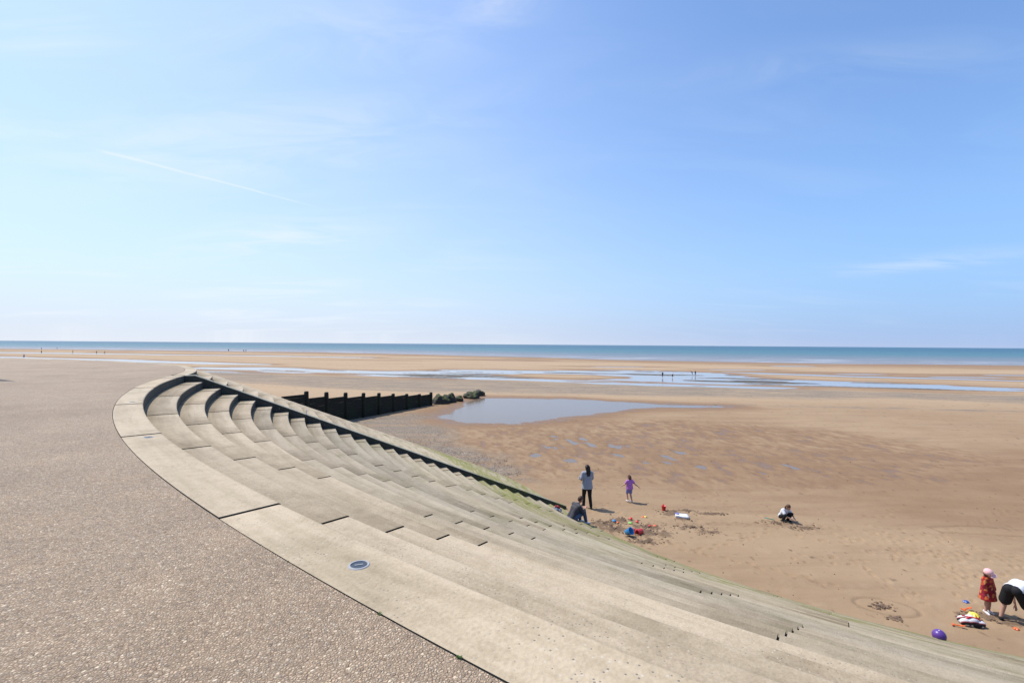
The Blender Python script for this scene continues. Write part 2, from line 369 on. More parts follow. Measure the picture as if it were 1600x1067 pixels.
PUDLETS = [(3.0, 33.0, .35, 1.3), (3.9, 31.6, .35, .9), (4.9, 32.3, .30, 1.2), (5.1, 30.6, .3, .7), (6.4, 30.2, .35, .7), (7.3, 25.9, .28, .8), (8.9, 27.2, .35, .9), (8.4, 26.0, .3, .5), (12.6, 24.2, .35, .7), (2.6, 29.6, .5, .6), (10.1, 28.6, .3, .5), (1.4, 27.6, .5, .6), (6.2, 27.8, .3, .5), (3.2, 26.4, .5, .5), (9.9, 25.2, .3, .4), (14.6, 25.6, .3, .6)]
DUG = [(3.3, 17.0, .5, .35), (3.65, 16.5, .6, .4), (4.4, 16.3, .75, .5), (4.35, 15.5, .6, .3), (3.9, 17.3, .5, .3), (4.8, 16.8, .5, .3), (5.0, 16.1, .4, .25), (6.05, 18.15, .42, .3), (6.3, 17.6, .25, .2), (6.75, 18.4, .35, .16), (6.3, 16.75, .55, .22), (6.7, 16.3, .35, .2), (7.6, 18.1, .5, .15), (9.7, 17.2, .55, .22), (10.2, 16.75, .5, .2), (10.9, 11.4, .35, .12), (11.25, 11.25, .35, .12), (11.5, 11.05, .3, .12), (9.05, 11.72, .25, .14), (8.95, 11.2, .16, .09), (3.0, 16.1, .4, .3)]

rr_ = np.concatenate([np.arange(7.0, 24.0, 0.05), 24.0 * np.power(1.0058, np.arange(0, 560))])
rr_ = rr_[rr_ < 620]
th_ = np.radians(np.concatenate([np.linspace(-84, -52, 60)[:-1], np.linspace(-52, 52, 660), np.linspace(52, 90, 60)[1:]]))
RRg, THg = np.meshgrid(rr_, th_, indexing='ij')
BX = RRg * np.sin(THg); BY = RRg * np.cos(THg)

def beach(X, Y):
    z = 0.035 * fbm(X / 9, Y / 9, 1, 4) * sstep(Y, 18, 40) + 0.010 * fbm(X / 1.4, Y / 1.4, 2, 4) + 0.012 * fbm(X / .35, Y / .35, 5, 2) * sstep(Y, 45, 20)
    s = X * 0.96 - Y * 0.28; q = X * 0.28 + Y * 0.96
    far = sstep(Y, 58, 75)
    # ripples left by the ebb in front of the pool
    rip = sstep(sdpoly(X, Y, [(-5, 24), (2, 21), (10, 20.5), (22, 21), (30, 26), (26, 36), (14, 42), (6, 41), (-4, 37), (-8, 32)]) + 5 * fbm(X / 4, Y / 4, 9, 3), -1.5, 3.5)
    l1 = fbm(X / .34 + Y / 1.9, Y / .62, 11, 3); l2 = fbm(X / 1.3, Y / 1.9, 14, 3)
    lump = 2.2 * l1 + 1.0 * l2
    z = z + rip * 0.040 * lump
    wet = rip * np.clip(0.55 - 0.8 * lump, 0.15, 1.0)
    damp = sstep(sdpoly(X, Y, [(1.5, 21), (8, 20), (16, 17.8), (26, 17.5), (45, 22), (60, 30), (40, 31), (24, 29), (12, 33), (3, 34)]) + 7 * fbm(X / 9, Y / 3.5, 16, 4), -2.5, 4)
    wet = np.maximum(wet, damp * (0.62 + 0.7 * fbm(X / 2.2, Y / .8, 17, 4)))
    tramp = np.zeros_like(X)
    for (px, py, a, b_) in ((4.2, 17.2, 1.6, 1.5), (6.6, 17.4, 1.4, 1.2), (9.9, 17.1, 1.1, .8), (11.0, 11.5, 1.2, .7), (3.4, 18.6, 1.2, .8), (13.3, 14.3, 2.2, 1.3)): tramp = np.maximum(tramp, np.exp(-((X - px) / a) ** 2 - ((Y - py) / b_) ** 2))
    z = z + tramp * 0.055 * fbm(X / .30, Y / .30, 75, 3)
    for (px, py, a, b_) in PUDLETS:
        g = np.exp(-(((X - px + .22 * (Y - py)) / a) ** 2 + ((Y - py) / b_) ** 2) - 1.2 * fbm(X / .5, Y / .4, 19, 2)); z = z - 0.060 * g; wet = np.maximum(wet, g * 1.2)
    # pool
    sd = sdpoly(X, Y, POOL) + 2.2 * fbm(X / 3.2, Y / 2.2, 21, 4)
    z = z - 0.16 * sstep(sd, -1.8, 4.5); wet = np.maximum(wet, sstep(sd, -5, 0.2))
    # channels further out
    nz = fbm(s / 30, q / 5.0, 31, 5)
    sd1 = np.minimum(sdpoly(X, Y, CH1), -sdpoly(X, Y, ISL) + 1) + 26 * nz - 1.5
    sd = sd1
    for P_, k in ((CH2, 6), (CH3, 5), (CH4, 2.5)): sd = np.maximum(sd, sdpoly(X, Y, P_) + k * 2 * nz)
    for (px, py, a, b_) in PUD: sd = np.maximum(sd, 3 * (1 - np.hypot((X - px) / a, (Y - py) / b_)) + 3 * nz)
    z = z + far * (0.05 - 0.20 * sstep(sd, -5, 5)); wet = np.maximum(wet, far * sstep(sd, -9, 0.5) * 0.95)
    weed = far * sstep(fbm(s / 20, q / 3.0, 41, 5), 0.06, 0.18) * sstep(sd1, -2, 4) * sstep(s, 190, 20)
    z = z + weed * 0.17
    # sea bed
    sea = Y - np.interp(X, SHORE_X, SHORE_Y) + 22 * fbm(s / 60, q / 20, 51, 3)
    z = z - 0.010 * np.maximum(sea + 6, 0); wet = np.maximum(wet, 0.85 * sstep(sea, -45, 0))
    wet = np.maximum(wet, 0.8 * sstep(sea, -150, -60) * sstep(fbm(s / 50, q / 9, 55, 4), 0.0, 0.2))
    # shingle
    band = sdpoly(X, Y, [(-95, 118), (-67.8, 104), (-53, 98), (-38, 93), (-23, 86), (0, 82), (20, 76), (45, 72), (75, 63), (120, 50), (100, 47), (62, 56), (38, 57), (20, 60), (-16, 63), (-50, 78), (-90, 98)])
    peb = sstep(band + 7 * fbm(s / 14, q / 4, 61, 4), -1, 3) * 0.95
    b2 = sdpoly(X, Y, [(-14, 41), (-9, 44.5), (-6.5, 43), (-7, 39), (-4, 37), (-3, 31), (0, 26), (1.2, 22), (-1, 22.5), (-6, 28), (-10, 33), (-15, 39)])
    peb = np.maximum(peb, sstep(b2 + 3 * fbm(X / 2.5, Y / 2.5, 63, 4), -0.8, 2.0))
    b3 = sdpoly(X, Y, [(10, 52.5), (26, 51.8), (45, 49.5), (60, 47), (60, 45.6), (44, 48.2), (26, 50.5)])
    peb = np.maximum(peb, 0.7 * sstep(b3 + 2.5 * fbm(X / 2, Y / 1, 65, 3), -0.5, 1.0))
    dug = np.zeros_like(X)
    for (px, py, a, b_) in DUG:
        g = np.exp(-((X - px) / a) ** 2 - ((Y - py) / b_) ** 2); dug = np.maximum(dug, g)
    n5 = fbm(X / .18, Y / .18, 71, 3)
    z = z + dug * (0.16 * n5 + 0.01); dugm = np.clip(sstep(dug + 1.9 * n5, 0.45, 0.80), 0, 1)
    # ring and lines drawn in the sand
    ex, ey = X - 9.15, Y - 11.72; ca, sa = math.cos(R(-18)), math.sin(R(-18))
    u_, v_ = (ex * ca + ey * sa) / 0.66, (-ex * sa + ey * ca) / 0.40
    ring = np.exp(-((np.hypot(u_, v_) - 1 + .12 * fbm(X * 2, Y * 2, 73, 2)) / 0.07) ** 2)
    for x0, y0, x1, y1 in ((14.7, 16.95, 16.4, 17.08), (16.4, 17.08, 17.9, 16.66), (14.75, 16.45, 17.5, 16.12), (14.72, 16.95, 14.75, 16.45)):
        tt = np.clip(((X - x0) * (x1 - x0) + (Y - y0) * (y1 - y0)) / ((x1 - x0) ** 2 + (y1 - y0) ** 2), 0, 1)
        ring = np.maximum(ring, 0.9 * np.exp(-(np.hypot(X - x0 - tt * (x1 - x0), Y - y0 - tt * (y1 - y0)) / 0.05) ** 2))
    z = z - 0.03 * ring; dugm = np.maximum(dugm, 0.55 * ring * (0.5 + 1.4 * np.clip(n5 + .3, 0, 1)))
    # footprints: trodden sand
    return z, np.clip(wet, 0, 1), np.clip(peb, 0, 1), np.clip(dugm, 0, 1), np.clip(weed, 0, 1)

BZ, A_wet, A_peb, A_dug, A_weed = beach(BX, BY)
FOOT = []
_walks = [((3.0, 18.6), (4.7, 19.3)), ((3.0, 18.2), (6.0, 17.9)), ((6.3, 17.4), (9.8, 17.3)), ((10.6, 17.2), (15.5, 14.2)), ((8.0, 20.5), (13.0, 12.8)), ((11.2, 11.8), (13.6, 15.5)), ((12.2, 13.2), (14.4, 13.6)), ((5.0, 15.6), (8.6, 12.3)), ((4.7, 19.6), (2.2, 24.0)), ((14.0, 15.5), (20.0, 19.5)), ((5.5, 15.0), (9.9, 16.7)), ((10.4, 12.3), (10.2, 14.0)), ((12.8, 14.5), (13.8, 12.4))]
for (a, b_) in _walks:
    L = math.hypot(b_[0] - a[0], b_[1] - a[1]); n = int(L / 0.33); hd = math.atan2(b_[1] - a[1], b_[0] - a[0])
    for k in range(n):
        s_ = (k + random.random() * .3) / n; sd_ = (0.09 if k % 2 else -0.09) + random.uniform(-.05, .05) + .25 * math.sin(k * .23 + L)
        FOOT.append((a[0] + (b_[0] - a[0]) * s_ - math.sin(hd) * sd_, a[1] + (b_[1] - a[1]) * s_ + math.cos(hd) * sd_, hd))
for k in range(150): FOOT.append((random.gauss(13.0, 2.2), random.gauss(14.5, 1.6), random.uniform(0, 6.3)))
for (fx, fy, hd) in FOOT:
    rr0 = math.hypot(fx, fy); ia = np.searchsorted(rr_, rr0 - .3); ib = np.searchsorted(rr_, rr0 + .3)
    tt0 = math.atan2(fx, fy); ja = np.searchsorted(th_, tt0 - .03); jb = np.searchsorted(th_, tt0 + .03)
    sx = BX[ia:ib, ja:jb] - fx; sy = BY[ia:ib, ja:jb] - fy
    lu = (sx * math.cos(hd) + sy * math.sin(hd)) / 0.115; lv = (-sx * math.sin(hd) + sy * math.cos(hd)) / 0.05
    d_ = lu * lu + lv * lv
    BZ[ia:ib, ja:jb] += -0.034 * np.exp(-d_ ** 2) + 0.012 * np.exp(-(np.sqrt(d_) - 1.5) ** 2 * 6)

def grid_mesh(name, X, Y, Z, m, attrs):
    n0, n1 = X.shape
    me = bpy.data.meshes.new(name); nv = n0 * n1
    co = np.stack([X, Y, Z], -1).reshape(-1, 3).astype(np.float32)
    idx = np.arange(nv).reshape(n0, n1)
    q = np.stack([idx[:-1, :-1], idx[:-1, 1:], idx[1:, 1:], idx[1:, :-1]], -1).reshape(-1, 4)[:, ::-1].astype(np.int32)
    me.vertices.add(nv); me.vertices.foreach_set('co', co.ravel())
    me.loops.add(q.size); me.loops.foreach_set('vertex_index', q.ravel())
    me.polygons.add(len(q)); me.polygons.foreach_set('loop_start', np.arange(0, q.size, 4, dtype=np.int32)); me.polygons.foreach_set('loop_total', np.full(len(q), 4, np.int32))
    me.update(calc_edges=True)
    for k, A in attrs.items():
        a = me.attributes.new(k, 'FLOAT', 'POINT'); a.data.foreach_set('value', A.ravel().astype(np.float32))
    me.shade_smooth()
    return link(name, me, m)
o = grid_mesh('beach', BX, BY, BZ, M_sand, {'wet': A_wet, 'pebble': A_peb, 'dug': A_dug, 'weed': A_weed}); tag(o, kind='structure')
if o.data.polygons[1000].normal.z < 0: o.data.flip_normals()

def sheet(name, P, z, m):
    o = pyd(name, [(x, y, z) for x, y in P], [list(range(len(P)))], m); 
    if o.data.polygons[0].normal.z < 0: o.data.flip_normals()
    tag(o, kind='structure'); return o
sheet('tidal_pool', [(-8, 24), (3, 20.5), (16, 20), (30, 30), (30, 58), (10, 60), (-8, 60), (-9, 40)], -0.040, M_pool)
sheet('tidal_channel', [(-400, 190), (-70, 80), (-20, 66), (40, 61), (160, 38), (160, 95), (100, 170), (-60, 190), (-60, 245), (-420, 330)], -0.040, M_chan)
# sea: from the surf line to the horizon
sr = np.concatenate([np.linspace(130, 900, 90), 900 * np.power(1.09, np.arange(1, 50))]); sr = sr[sr < 40000]
st = np.radians(np.linspace(-84, 90, 240)); SR, ST = np.meshgrid(sr, st, indexing='ij')
SX = SR * np.sin(ST); SY = SR * np.cos(ST)
OFF = np.clip((SY - np.interp(SX, SHORE_X, SHORE_Y)) / 1000, -1, 1)
o = grid_mesh('sea', SX, SY, np.full_like(SX, -0.115), M_sea, {'offshore': OFF}); tag(o, kind='structure')
if o.data.polygons[100].normal.z < 0: o.data.flip_normals()

# loose stones of the shingle
def stones(name, pts, smin, smax, m):
    V = []; F = []
    bm = bmesh.new(); bmesh.ops.create_icosphere(bm, subdivisions=1, radius=1); bv = np.array([v.co[:] for v in bm.verts]); bf = [[v.index for v in f.verts] for f in bm.faces]; bm.free()
    for (x, y) in pts:
        s_ = smin * (smax / smin) ** (random.random() ** 2); q = np.array(Quaternion((random.gauss(0, 1), 0, 0, random.gauss(0, 1))).normalized().to_matrix())
        v = (bv * (1 + rng.uniform(-.18, .18, (len(bv), 1)))) @ q.T * np.array([s_ * random.uniform(.8, 1.3), s_, s_ * .55])
        k = len(V); V += (v + np.array([x, y, s_ * .12])).tolist(); F += [[a + k for a in f] for f in bf]
    return pyd(name, V, F, m)
m, t, b = mat('beach_stone'); M_stone = m
t.put(b.inputs['Base Color'], t.ramp(t.noise(t.pos(), 3.1, 2), [(0.3, (0.10, 0.085, 0.068)), (0.5, (0.22, 0.18, 0.142)), (0.7, (0.36, 0.30, 0.24))])); b.inputs['Roughness'].default_value = 0.8
sel = np.argwhere((A_peb > 0.45) & (BY < 75) & (BX > -45) & (BX < 60))
pick = sel[rng.choice(len(sel), min(14000, len(sel)), replace=False)]
tag(stones('shingle_stones', [(BX[i, j] + random.uniform(-.1, .1), BY[i, j] + random.uniform(-.1, .1)) for i, j in pick], 0.010, 0.032, M_stone), 'grey pebbles strewn over the sand beside the groyne and pool', 'pebbles', kind='stuff')
# specks of weed and shell on the open sand
m, t, b = mat('strandline_debris'); M_debris = m
b.inputs['Base Color'].default_value = (0.045, 0.032, 0.022, 1); b.inputs['Roughness'].default_value = 0.9
pts = []
for k in range(420):
    x = random.uniform(1, 26); y = random.uniform(11, 34)
    if math.hypot(x - CX, y - CY) < 16.6 or y > 22: pts.append((x, y))
tag(stones('strandline_debris', pts, 0.008, 0.028, M_debris), 'scattered dark scraps of weed on the open sand', 'debris', kind='stuff')

# ------------------------------------------------------------------ promenade
prom = [polar(RO + 0.007, a) for a in np.linspace(275, WALL, 150)]
prom = [(v.x, v.y) for v in prom] + [tuple(head_pt(i, -0.012)) for i in range(len(head_path))]
lastp = prom[-1]
prom += [(lastp[0] - 60, lastp[1] - 3), (-110, -60), (prom[0][0] + 6, -60)]
o = pyd('promenade', [(x, y, ZC) for x, y in prom], [list(range(len(prom)))], M_gravel); tag(o, kind='structure')
if o.data.polygons[0].normal.z < 0: o.data.flip_normals()
bm = bmesh.new(); bm.from_mesh(o.data); bmesh.ops.triangulate(bm, faces=bm.faces[:]); bm.to_mesh(o.data); bm.free()

# ------------------------------------------------------------------ stepped revetment of the bay
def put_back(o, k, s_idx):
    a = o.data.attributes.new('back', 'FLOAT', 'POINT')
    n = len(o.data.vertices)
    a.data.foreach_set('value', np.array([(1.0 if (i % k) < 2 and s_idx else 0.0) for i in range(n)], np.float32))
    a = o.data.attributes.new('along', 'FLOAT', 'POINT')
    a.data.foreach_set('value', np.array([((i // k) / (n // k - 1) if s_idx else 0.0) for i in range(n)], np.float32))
def shade_risers(o):  # gives upright faces the concrete with their shade painted in
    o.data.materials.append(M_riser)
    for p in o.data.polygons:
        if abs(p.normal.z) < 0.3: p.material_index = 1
def arc_block(name, r_out, r_in, a0, a1, ztop, zbot, tilt, m, parent, bev=0.018, tint=1.0, warm=0.0, s_idx=1, cool=0.0):
    """one precast block: r_out at the back (under the next riser), r_in the nose; a in degrees"""
    n = max(3, int(abs(a1 - a0) / 0.55) + 1)
    V = []; F = []
    prof = [(r_out, zbot), (r_out, ztop), (r_in + bev, ztop), (r_in + bev * .3, ztop - bev * .3), (r_in, ztop - bev), (r_in, zbot)]
    k = len(prof)
    for j in range(n + 1):
        f_ = j / n; a = a0 + (a1 - a0) * f_; dz = tilt[0] + (tilt[1] - tilt[0]) * f_
        for (r, z) in prof:
            p = polar(r, a); V.append((p.x, p.y, z + (dz if z > zbot + 1e-6 else 0)))
    for j in range(n):
        for i in range(k):
            a = j * k + i; b_ = j * k + (i + 1) % k; F.append((a, b_, b_ + k, a + k))
    F.append(tuple(range(k))[::-1]); F.append(tuple(n * k + i for i in range(k)))
    o = pyd(name, V, F, m, parent)
    bm = bmesh.new(); bm.from_mesh(o.data); bmesh.ops.recalc_face_normals(bm, faces=bm.faces[:]); bm.to_mesh(o.data); bm.free()
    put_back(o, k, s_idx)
    shade_risers(o)
    o.color = (tint * (1 + warm - cool), tint, tint * (1 - warm + cool), 1)
    return o

rev = empty('stepped_revetment', (*polar(RT, 232), 0)); rev_inv = Matrix.Translation(rev.location).inverted()
tag(rev, 'pale concrete sea steps sweeping in a curved bay from promenade to sand', 'sea steps')
groups = [(0, 4, 217.25 - 6.2 * 2, 6.2), (5, 9, 212.0 - 7.43, 7.43), (10, 14, 213.4 - 9.2, 9.2), (15, 19, 211.9 - 7.75, 7.75), (20, 24, 208.5, 8.6), (25, 27, 211.8, 9.4)]
step_tone = [1.0, .93, .95, .94, .97, .93, .95, .90, .93, .86, .80, .82, .84, .95, .98, .93, 1.0, .95, 1.02, .96, .92, .97, .88, .92, .86, .90, .84, .86]
step_cool = [0, 0, 0, .0, .0, .0, .0, .01, .01, .025, .035, .035, .03, .02, .01, .01, .01, .01, .01, .01, .01, 0, 0, 0, 0, 0, 0, 0]
for gi, (s0, s1, ph0, dph) in enumerate(groups):
    cuts = [WALL] + [a for a in (ph0 + dph * k for k in range(14)) if WALL + 0.8 < a < 270] + [272]
    for c0, c1 in zip(cuts, cuts[1:]):
        tilt = (-0.003, 0.003) if gi == 0 else (-0.004 + random.uniform(-.003, .003), 0.004 + random.uniform(-.003, .003))
        unit = random.uniform(0.90, 1.0) if gi else (0.98 if c0 > 234 else 1.08 if c0 > 229 else (0.97 if c0 > 222 else 1.0)); wm = random.uniform(-0.015, 0.03)
        for s in range(s0, s1 + 1):
            rn = RI - TREAD * s; zt = ZC - RISE * s
            ro = RO if s == 0 else rn + TREAD + 0.10
            g = math.degrees(0.007 / rn)
            tn = unit * step_tone[s] * (random.uniform(.84, 1.06) if (c1 < 224 and s) else random.uniform(.94, 1.04))
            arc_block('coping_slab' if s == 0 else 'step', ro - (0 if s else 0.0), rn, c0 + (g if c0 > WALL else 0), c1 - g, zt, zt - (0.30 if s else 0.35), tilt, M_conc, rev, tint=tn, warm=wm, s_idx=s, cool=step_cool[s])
for ch in rev.children: ch.matrix_parent_inverse = rev_inv
# dark bed seen through the joints
V = []; F = []; an = np.linspace(WALL - 0.4, 272, 120)
prof = [(RO + .02, ZC - 0.030), (RI + .06, ZC - 0.030), (RI - TREAD * 1 + .05, ZC - RISE - 0.030)] 
prof = [(RO + .03, ZC - .010), (RO - .02, ZC - .010), (RO - .021, ZC - .028)] + sum([[(RI - TREAD * s + .012, ZC - RISE * s - .024), (RI - TREAD * s + .012, ZC - RISE * (s + 1) - .024)] for s in range(NST)], []) + [(RT + .035, 0.1 - .028), (RT + .035, -0.6)]
for a in an:
    for r, z in prof: p = polar(r, a); V.append((p.x, p.y, z))
k = len(prof)
for j in range(len(an) - 1):
    for i in range(k - 1): F.append((j * k + i, j * k + i + 1, (j + 1) * k + i + 1, (j + 1) * k + i))
o = pyd('joint_bed', V, F, M_joint, rev); o.matrix_parent_inverse = rev_inv

# ------------------------------------------------------------------ flank wall at the end of the bay
nw = Vector((-math.cos(R(WALL)), -math.sin(R(WALL))))            # downhill direction
sw = Vector((-nw.y, nw.x))                                       # away from the bay
wp0 = polar(RI + 0.0, WALL)
fw = empty('flank_wall', (*polar(RI - 6, WALL), 0)); tag(fw, 'sloping concrete flank wall with shaded inner face at the end of the curved steps', 'wall')
slope = RISE / TREAD; Lw = RI - RT + 0.25
def wall_top(s): return min(ZC - 0.002, ZC - slope * s + 0.11)
ss_ = [0.0, 0.11 / slope] + list(np.linspace(1.0, Lw, 24))
V = []; F = []
for s in ss_:
    for off_, z in ((0.002, -0.8), (0.002, wall_top(s) - .012), (0.014, wall_top(s)), (0.205, wall_top(s)), (0.217, wall_top(s) - .012), (0.217, -0.8)):
        p = wp0 + nw * s + sw * off_; V.append((p.x, p.y, z))
for j in range(len(ss_) - 1):
    for i in range(6): a = j * 6 + i; b_ = j * 6 + (i + 1) % 6; F.append((a, b_, b_ + 6, a + 6))
F.append(tuple(range(6))[::-1]); F.append(tuple((len(ss_) - 1) * 6 + i for i in range(6)))
o = pyd('wall_body', V, F, M_wall, fw); o.matrix_parent_inverse = Matrix.Translation(fw.location).inverted()
bm = bmesh.new(); bm.from_mesh(o.data); bmesh.ops.recalc_face_normals(bm, faces=bm.faces[:]); bm.to_mesh(o.data); bm.free()
shade_risers(o)
m, t, b = mat('white_paint'); b.inputs['Base Color'].default_value = (0.75, 0.75, 0.72, 1); M_white = m
bm = bmesh.new(); lathe(bm, [(0.014, 0), (0.014, 0.16), (0.008, 0.175)], 10)
p = wp0 + nw * 3.2 + sw * 0.03
o = bmo('marker_rod', bm, M_white, fw); o.location = Vector((p.x, p.y, wall_top(3.2) - .03)) - fw.location

# ------------------------------------------------------------------ steps round the headland beyond the wall
hd = empty('headland_steps', (*head_pt(18, 6), 0)); tag(hd, 'pale concrete steps rounding the headland beyond the flank wall', 'sea steps')
hd_inv = Matrix.Translation(hd.location).inverted()
hcuts = [0] + list(range(9, len(head_path) - 1, 11)) + [len(head_path) - 1]
for c0, c1 in zip(hcuts, hcuts[1:]):
    un = random.uniform(.95, 1.05)
    for s in range(NST + 1):
        d_in = (RO - RI) + TREAD * s; zt = ZC - RISE * s
        d_out = 0.0 if s == 0 else d_in - TREAD - 0.10
        bev = 0.018
        prof = [(d_out, zt - .30), (d_out, zt), (d_in - bev, zt), (d_in - bev * .3, zt - bev * .3), (d_in, zt - bev), (d_in, zt - .30)]
        V = []; F = []; k = 6
        idx = list(range(c0, c1 + 1))
        for j, i in enumerate(idx):
            f_ = j / (len(idx) - 1)
            for d_, z in prof:
                q_ = head_pt(i, d_)
                if j == len(idx) - 1 and c1 != len(head_path) - 1:
                    q2 = head_pt(i - 1, d_); q_ = q_ + (q2 - q_).normalized() * 0.012
                V.append((q_.x, q_.y, z + (0 if z < zt - .2 else -.006 + .012 * f_)))
        for j in range(len(idx) - 1):
            for i in range(k): a = j * k + i; b_ = j * k + (i + 1) % k; F.append((a, b_, b_ + k, a + k))
        F.append(tuple(range(k))[::-1]); F.append(tuple((len(idx) - 1) * k + i for i in range(k)))
        o = pyd('coping_slab' if s == 0 else 'step', V, F, M_conc, hd); o.matrix_parent_inverse = hd_inv
        bm = bmesh.new(); bm.from_mesh(o.data); bmesh.ops.recalc_face_normals(bm, faces=bm.faces[:]); bm.to_mesh(o.data); bm.free()
        put_back(o, 6, s); shade_risers(o)
        tn = un * step_tone[s] * random.uniform(.95, 1.05); o.color = (tn, tn, tn, 1)

# ------------------------------------------------------------------ in-ground marker lights on the coping
m, t, b = mat('steel_rim'); b.inputs['Base Color'].default_value = (0.34, 0.34, 0.34, 1); b.inputs['Metallic'].default_value = 0.3; b.inputs['Roughness'].default_value = 0.6; M_steel = m
m, t, b = mat('lamp_glass'); b.inputs['Base Color'].default_value = (0.045, 0.055, 0.07, 1); b.inputs['Roughness'].default_value = 0.3; M_glass = m
def uplight(x, y, rz, label):
    a_ = math.degrees(math.atan2(y - CY, x - CX)) % 360; f_ = ((a_ - 217.25) / 6.2) % 1.0
    e = empty('ground_light', (x, y, ZC - 0.003 + 0.006 * f_ - 0.0035), rz); tag(e, label, 'ground light', 'lights set in the coping')
    bm = bmesh.new(); lathe(bm, [(0.046, -0.02), (0.046, 0.004), (0.043, 0.007), (0.036, 0.007), (0.035, 0.003)], 32); bmo('rim', bm, M_steel, e)
    bm = bmesh.new(); lathe(bm, [(0.034, -0.01), (0.034, 0.004), (0.03, 0.0052)], 32); l_ = bmo('lens', bm, M_glass, e)
    bm = bmesh.new(); box(bm, (0, 0, 0.0062), (0.034, 0.006, 0.0014)); bmo('slot', bm, M_steel, l_)
uplight(-0.65, 2.07, R(20), 'round blue-glass light in the nearest coping slab')
uplight(-3.62, 4.80, R(20), 'small round light just past the second coping joint')
uplight(-5.95, 7.55, R(20), 'farthest small round light in the coping near the bend')

# weeds in the joint between gravel and coping
m, t, b = mat('weed_leaf'); b.inputs['Base Color'].default_value = (0.07, 0.13, 0.03, 1); b.inputs['Roughness'].default_value = 0.7; M_leaf = m
def weed(a, label, n, s_):
    p = polar(RO + 0.006, a); V = []; F = []
    for k in range(n):
        an_ = random.uniform(0, 6.28); L = s_ * random.uniform(.5, 1.2); el = random.uniform(.25, 1.0); x0 = random.gauss(0, s_ * .5)
        tx = -math.sin(R(a)); ty = math.cos(R(a)); bx, by = tx * x0, ty * x0
        dx_, dy_ = math.cos(an_), math.sin(an_); w_ = L * .22; i = len(V)
        V += [(bx, by, 0), (bx + dx_ * L * .55 - dy_ * w_, by + dy_ * L * .55 + dx_ * w_, L * el * .6), (bx + dx_ * L, by + dy_ * L, L * el * .7), (bx + dx_ * L * .55 + dy_ * w_, by + dy_ * L * .55 - dx_ * w_, L * el * .6)]
        F.append((i, i + 1, i + 2, i + 3))
    o = pyd('weed', V, F, M_leaf); o.location = (p.x, p.y, ZC); tag(o, label, 'weed', 'weeds in the coping joint')
def ang(x, y): return math.degrees(math.atan2(y - CY, x - CX)) % 360
weed(ang(-0.45, 1.70), 'tiny green weed in the gravel joint below the nearest round light', 26, 0.008)
weed(ang(-0.15, 1.47), 'small green weed in the gravel joint nearest the camera', 36, 0.010)
weed(ang(-0.95, 2.12), 'sparse weed in the gravel joint level with the nearest round light', 14, 0.006)

# ------------------------------------------------------------------ timber groyne
m, t, b = mat('wet_timber'); M_timber = m
P = t.pos(); z_ = t.sep(P)[2]
mpn = t.new('ShaderNodeMapping'); t.put(mpn.inputs[0], P); mpn.inputs['Scale'].default_value = (1, 1, 8)
c = t.mix(t.noise(mpn.outputs[0], 2.0, 5), (0.009, 0.008, 0.006), (0.022, 0.020, 0.014))
c = t.mix(t.math('MULTIPLY', t.ss(z_, 2.4, 0.6), t.ss(t.noise(P, 1.2, 4), 0.4, 0.6)), c, (0.016, 0.022, 0.008))
t.put(b.inputs['Base Color'], c); b.inputs['Roughness'].default_value = 0.8
t.put(b.inputs['Normal'], t.bump(t.noise(mpn.outputs[0], 6, 4), 0.5, 0.02))
gy = empty('timber_groyne', (-15.2, 35.8, 0)); tag(gy, 'dark timber groyne of posts and boards running down the beach', 'groyne')
tops = [2.71, 2.49, 2.28, 2.09, 1.92, 1.69, 1.5, 1.32, 1.32]; plank = [2.5, 2.16, 1.98, 1.83, 1.69, 1.55, 1.41, 1.27, 1.13]
gdir = Vector((0.505, 1)).normalized(); grz = math.atan2(gdir.y, gdir.x)
def gpos(i): Y = 35.76 + 1.717 * i; return Vector((-33.3 + 0.505 * Y, Y))
bm = bmesh.new(); box(bm, (0, 0, 0), (1.0, 0.09, 0.215)); bmesh.ops.bevel(bm, geom=bm.edges[:], offset=0.012, segments=1, affect='EDGES')
pm = bpy.data.meshes.new('plank'); bm.to_mesh(pm); bm.free(); pm.materials.append(M_timber)
for i in range(9):
    p = gpos(i)
    bm = bmesh.new(); s_ = 0.165
    lathe(bm, [(s_, -0.9), (s_ * 1.02, tops[i] - .35), (s_ * .98, tops[i] - .06), (s_ * .8, tops[i] - .015), (s_ * .4, tops[i])], 14)
    for v in bm.verts: v.co.x += 0.015 * mnoise.noise((v.co.x * 4, v.co.y * 4, v.co.z * 3 + i)); v.co.y += 0.015 * mnoise.noise((v.co.x * 4 + 9, v.co.y * 4, v.co.z * 3 + i))
    o = bmo('post', bm, M_timber, gy, True); o.location = (p.x - gy.location.x, p.y - gy.location.y, 0); o.rotation_euler = (random.uniform(-.02, .02), random.uniform(-.02, .02), 0)
    p0 = gpos(i - 1) if i else gpos(-1.1); L = (p - p0).length; z = plank[i]; c = (p0 + p) / 2
    while z > -0.1:
        o = link('plank', pm, None, gy); o.location = (c.x - gy.location.x - gdir.y * 0.0, c.y - gy.location.y, z - 0.11)
        o.rotation_euler = (random.uniform(-.03, .03), random.uniform(-.004, .004), grz); o.scale = (L, 1, 1); z -= 0.225

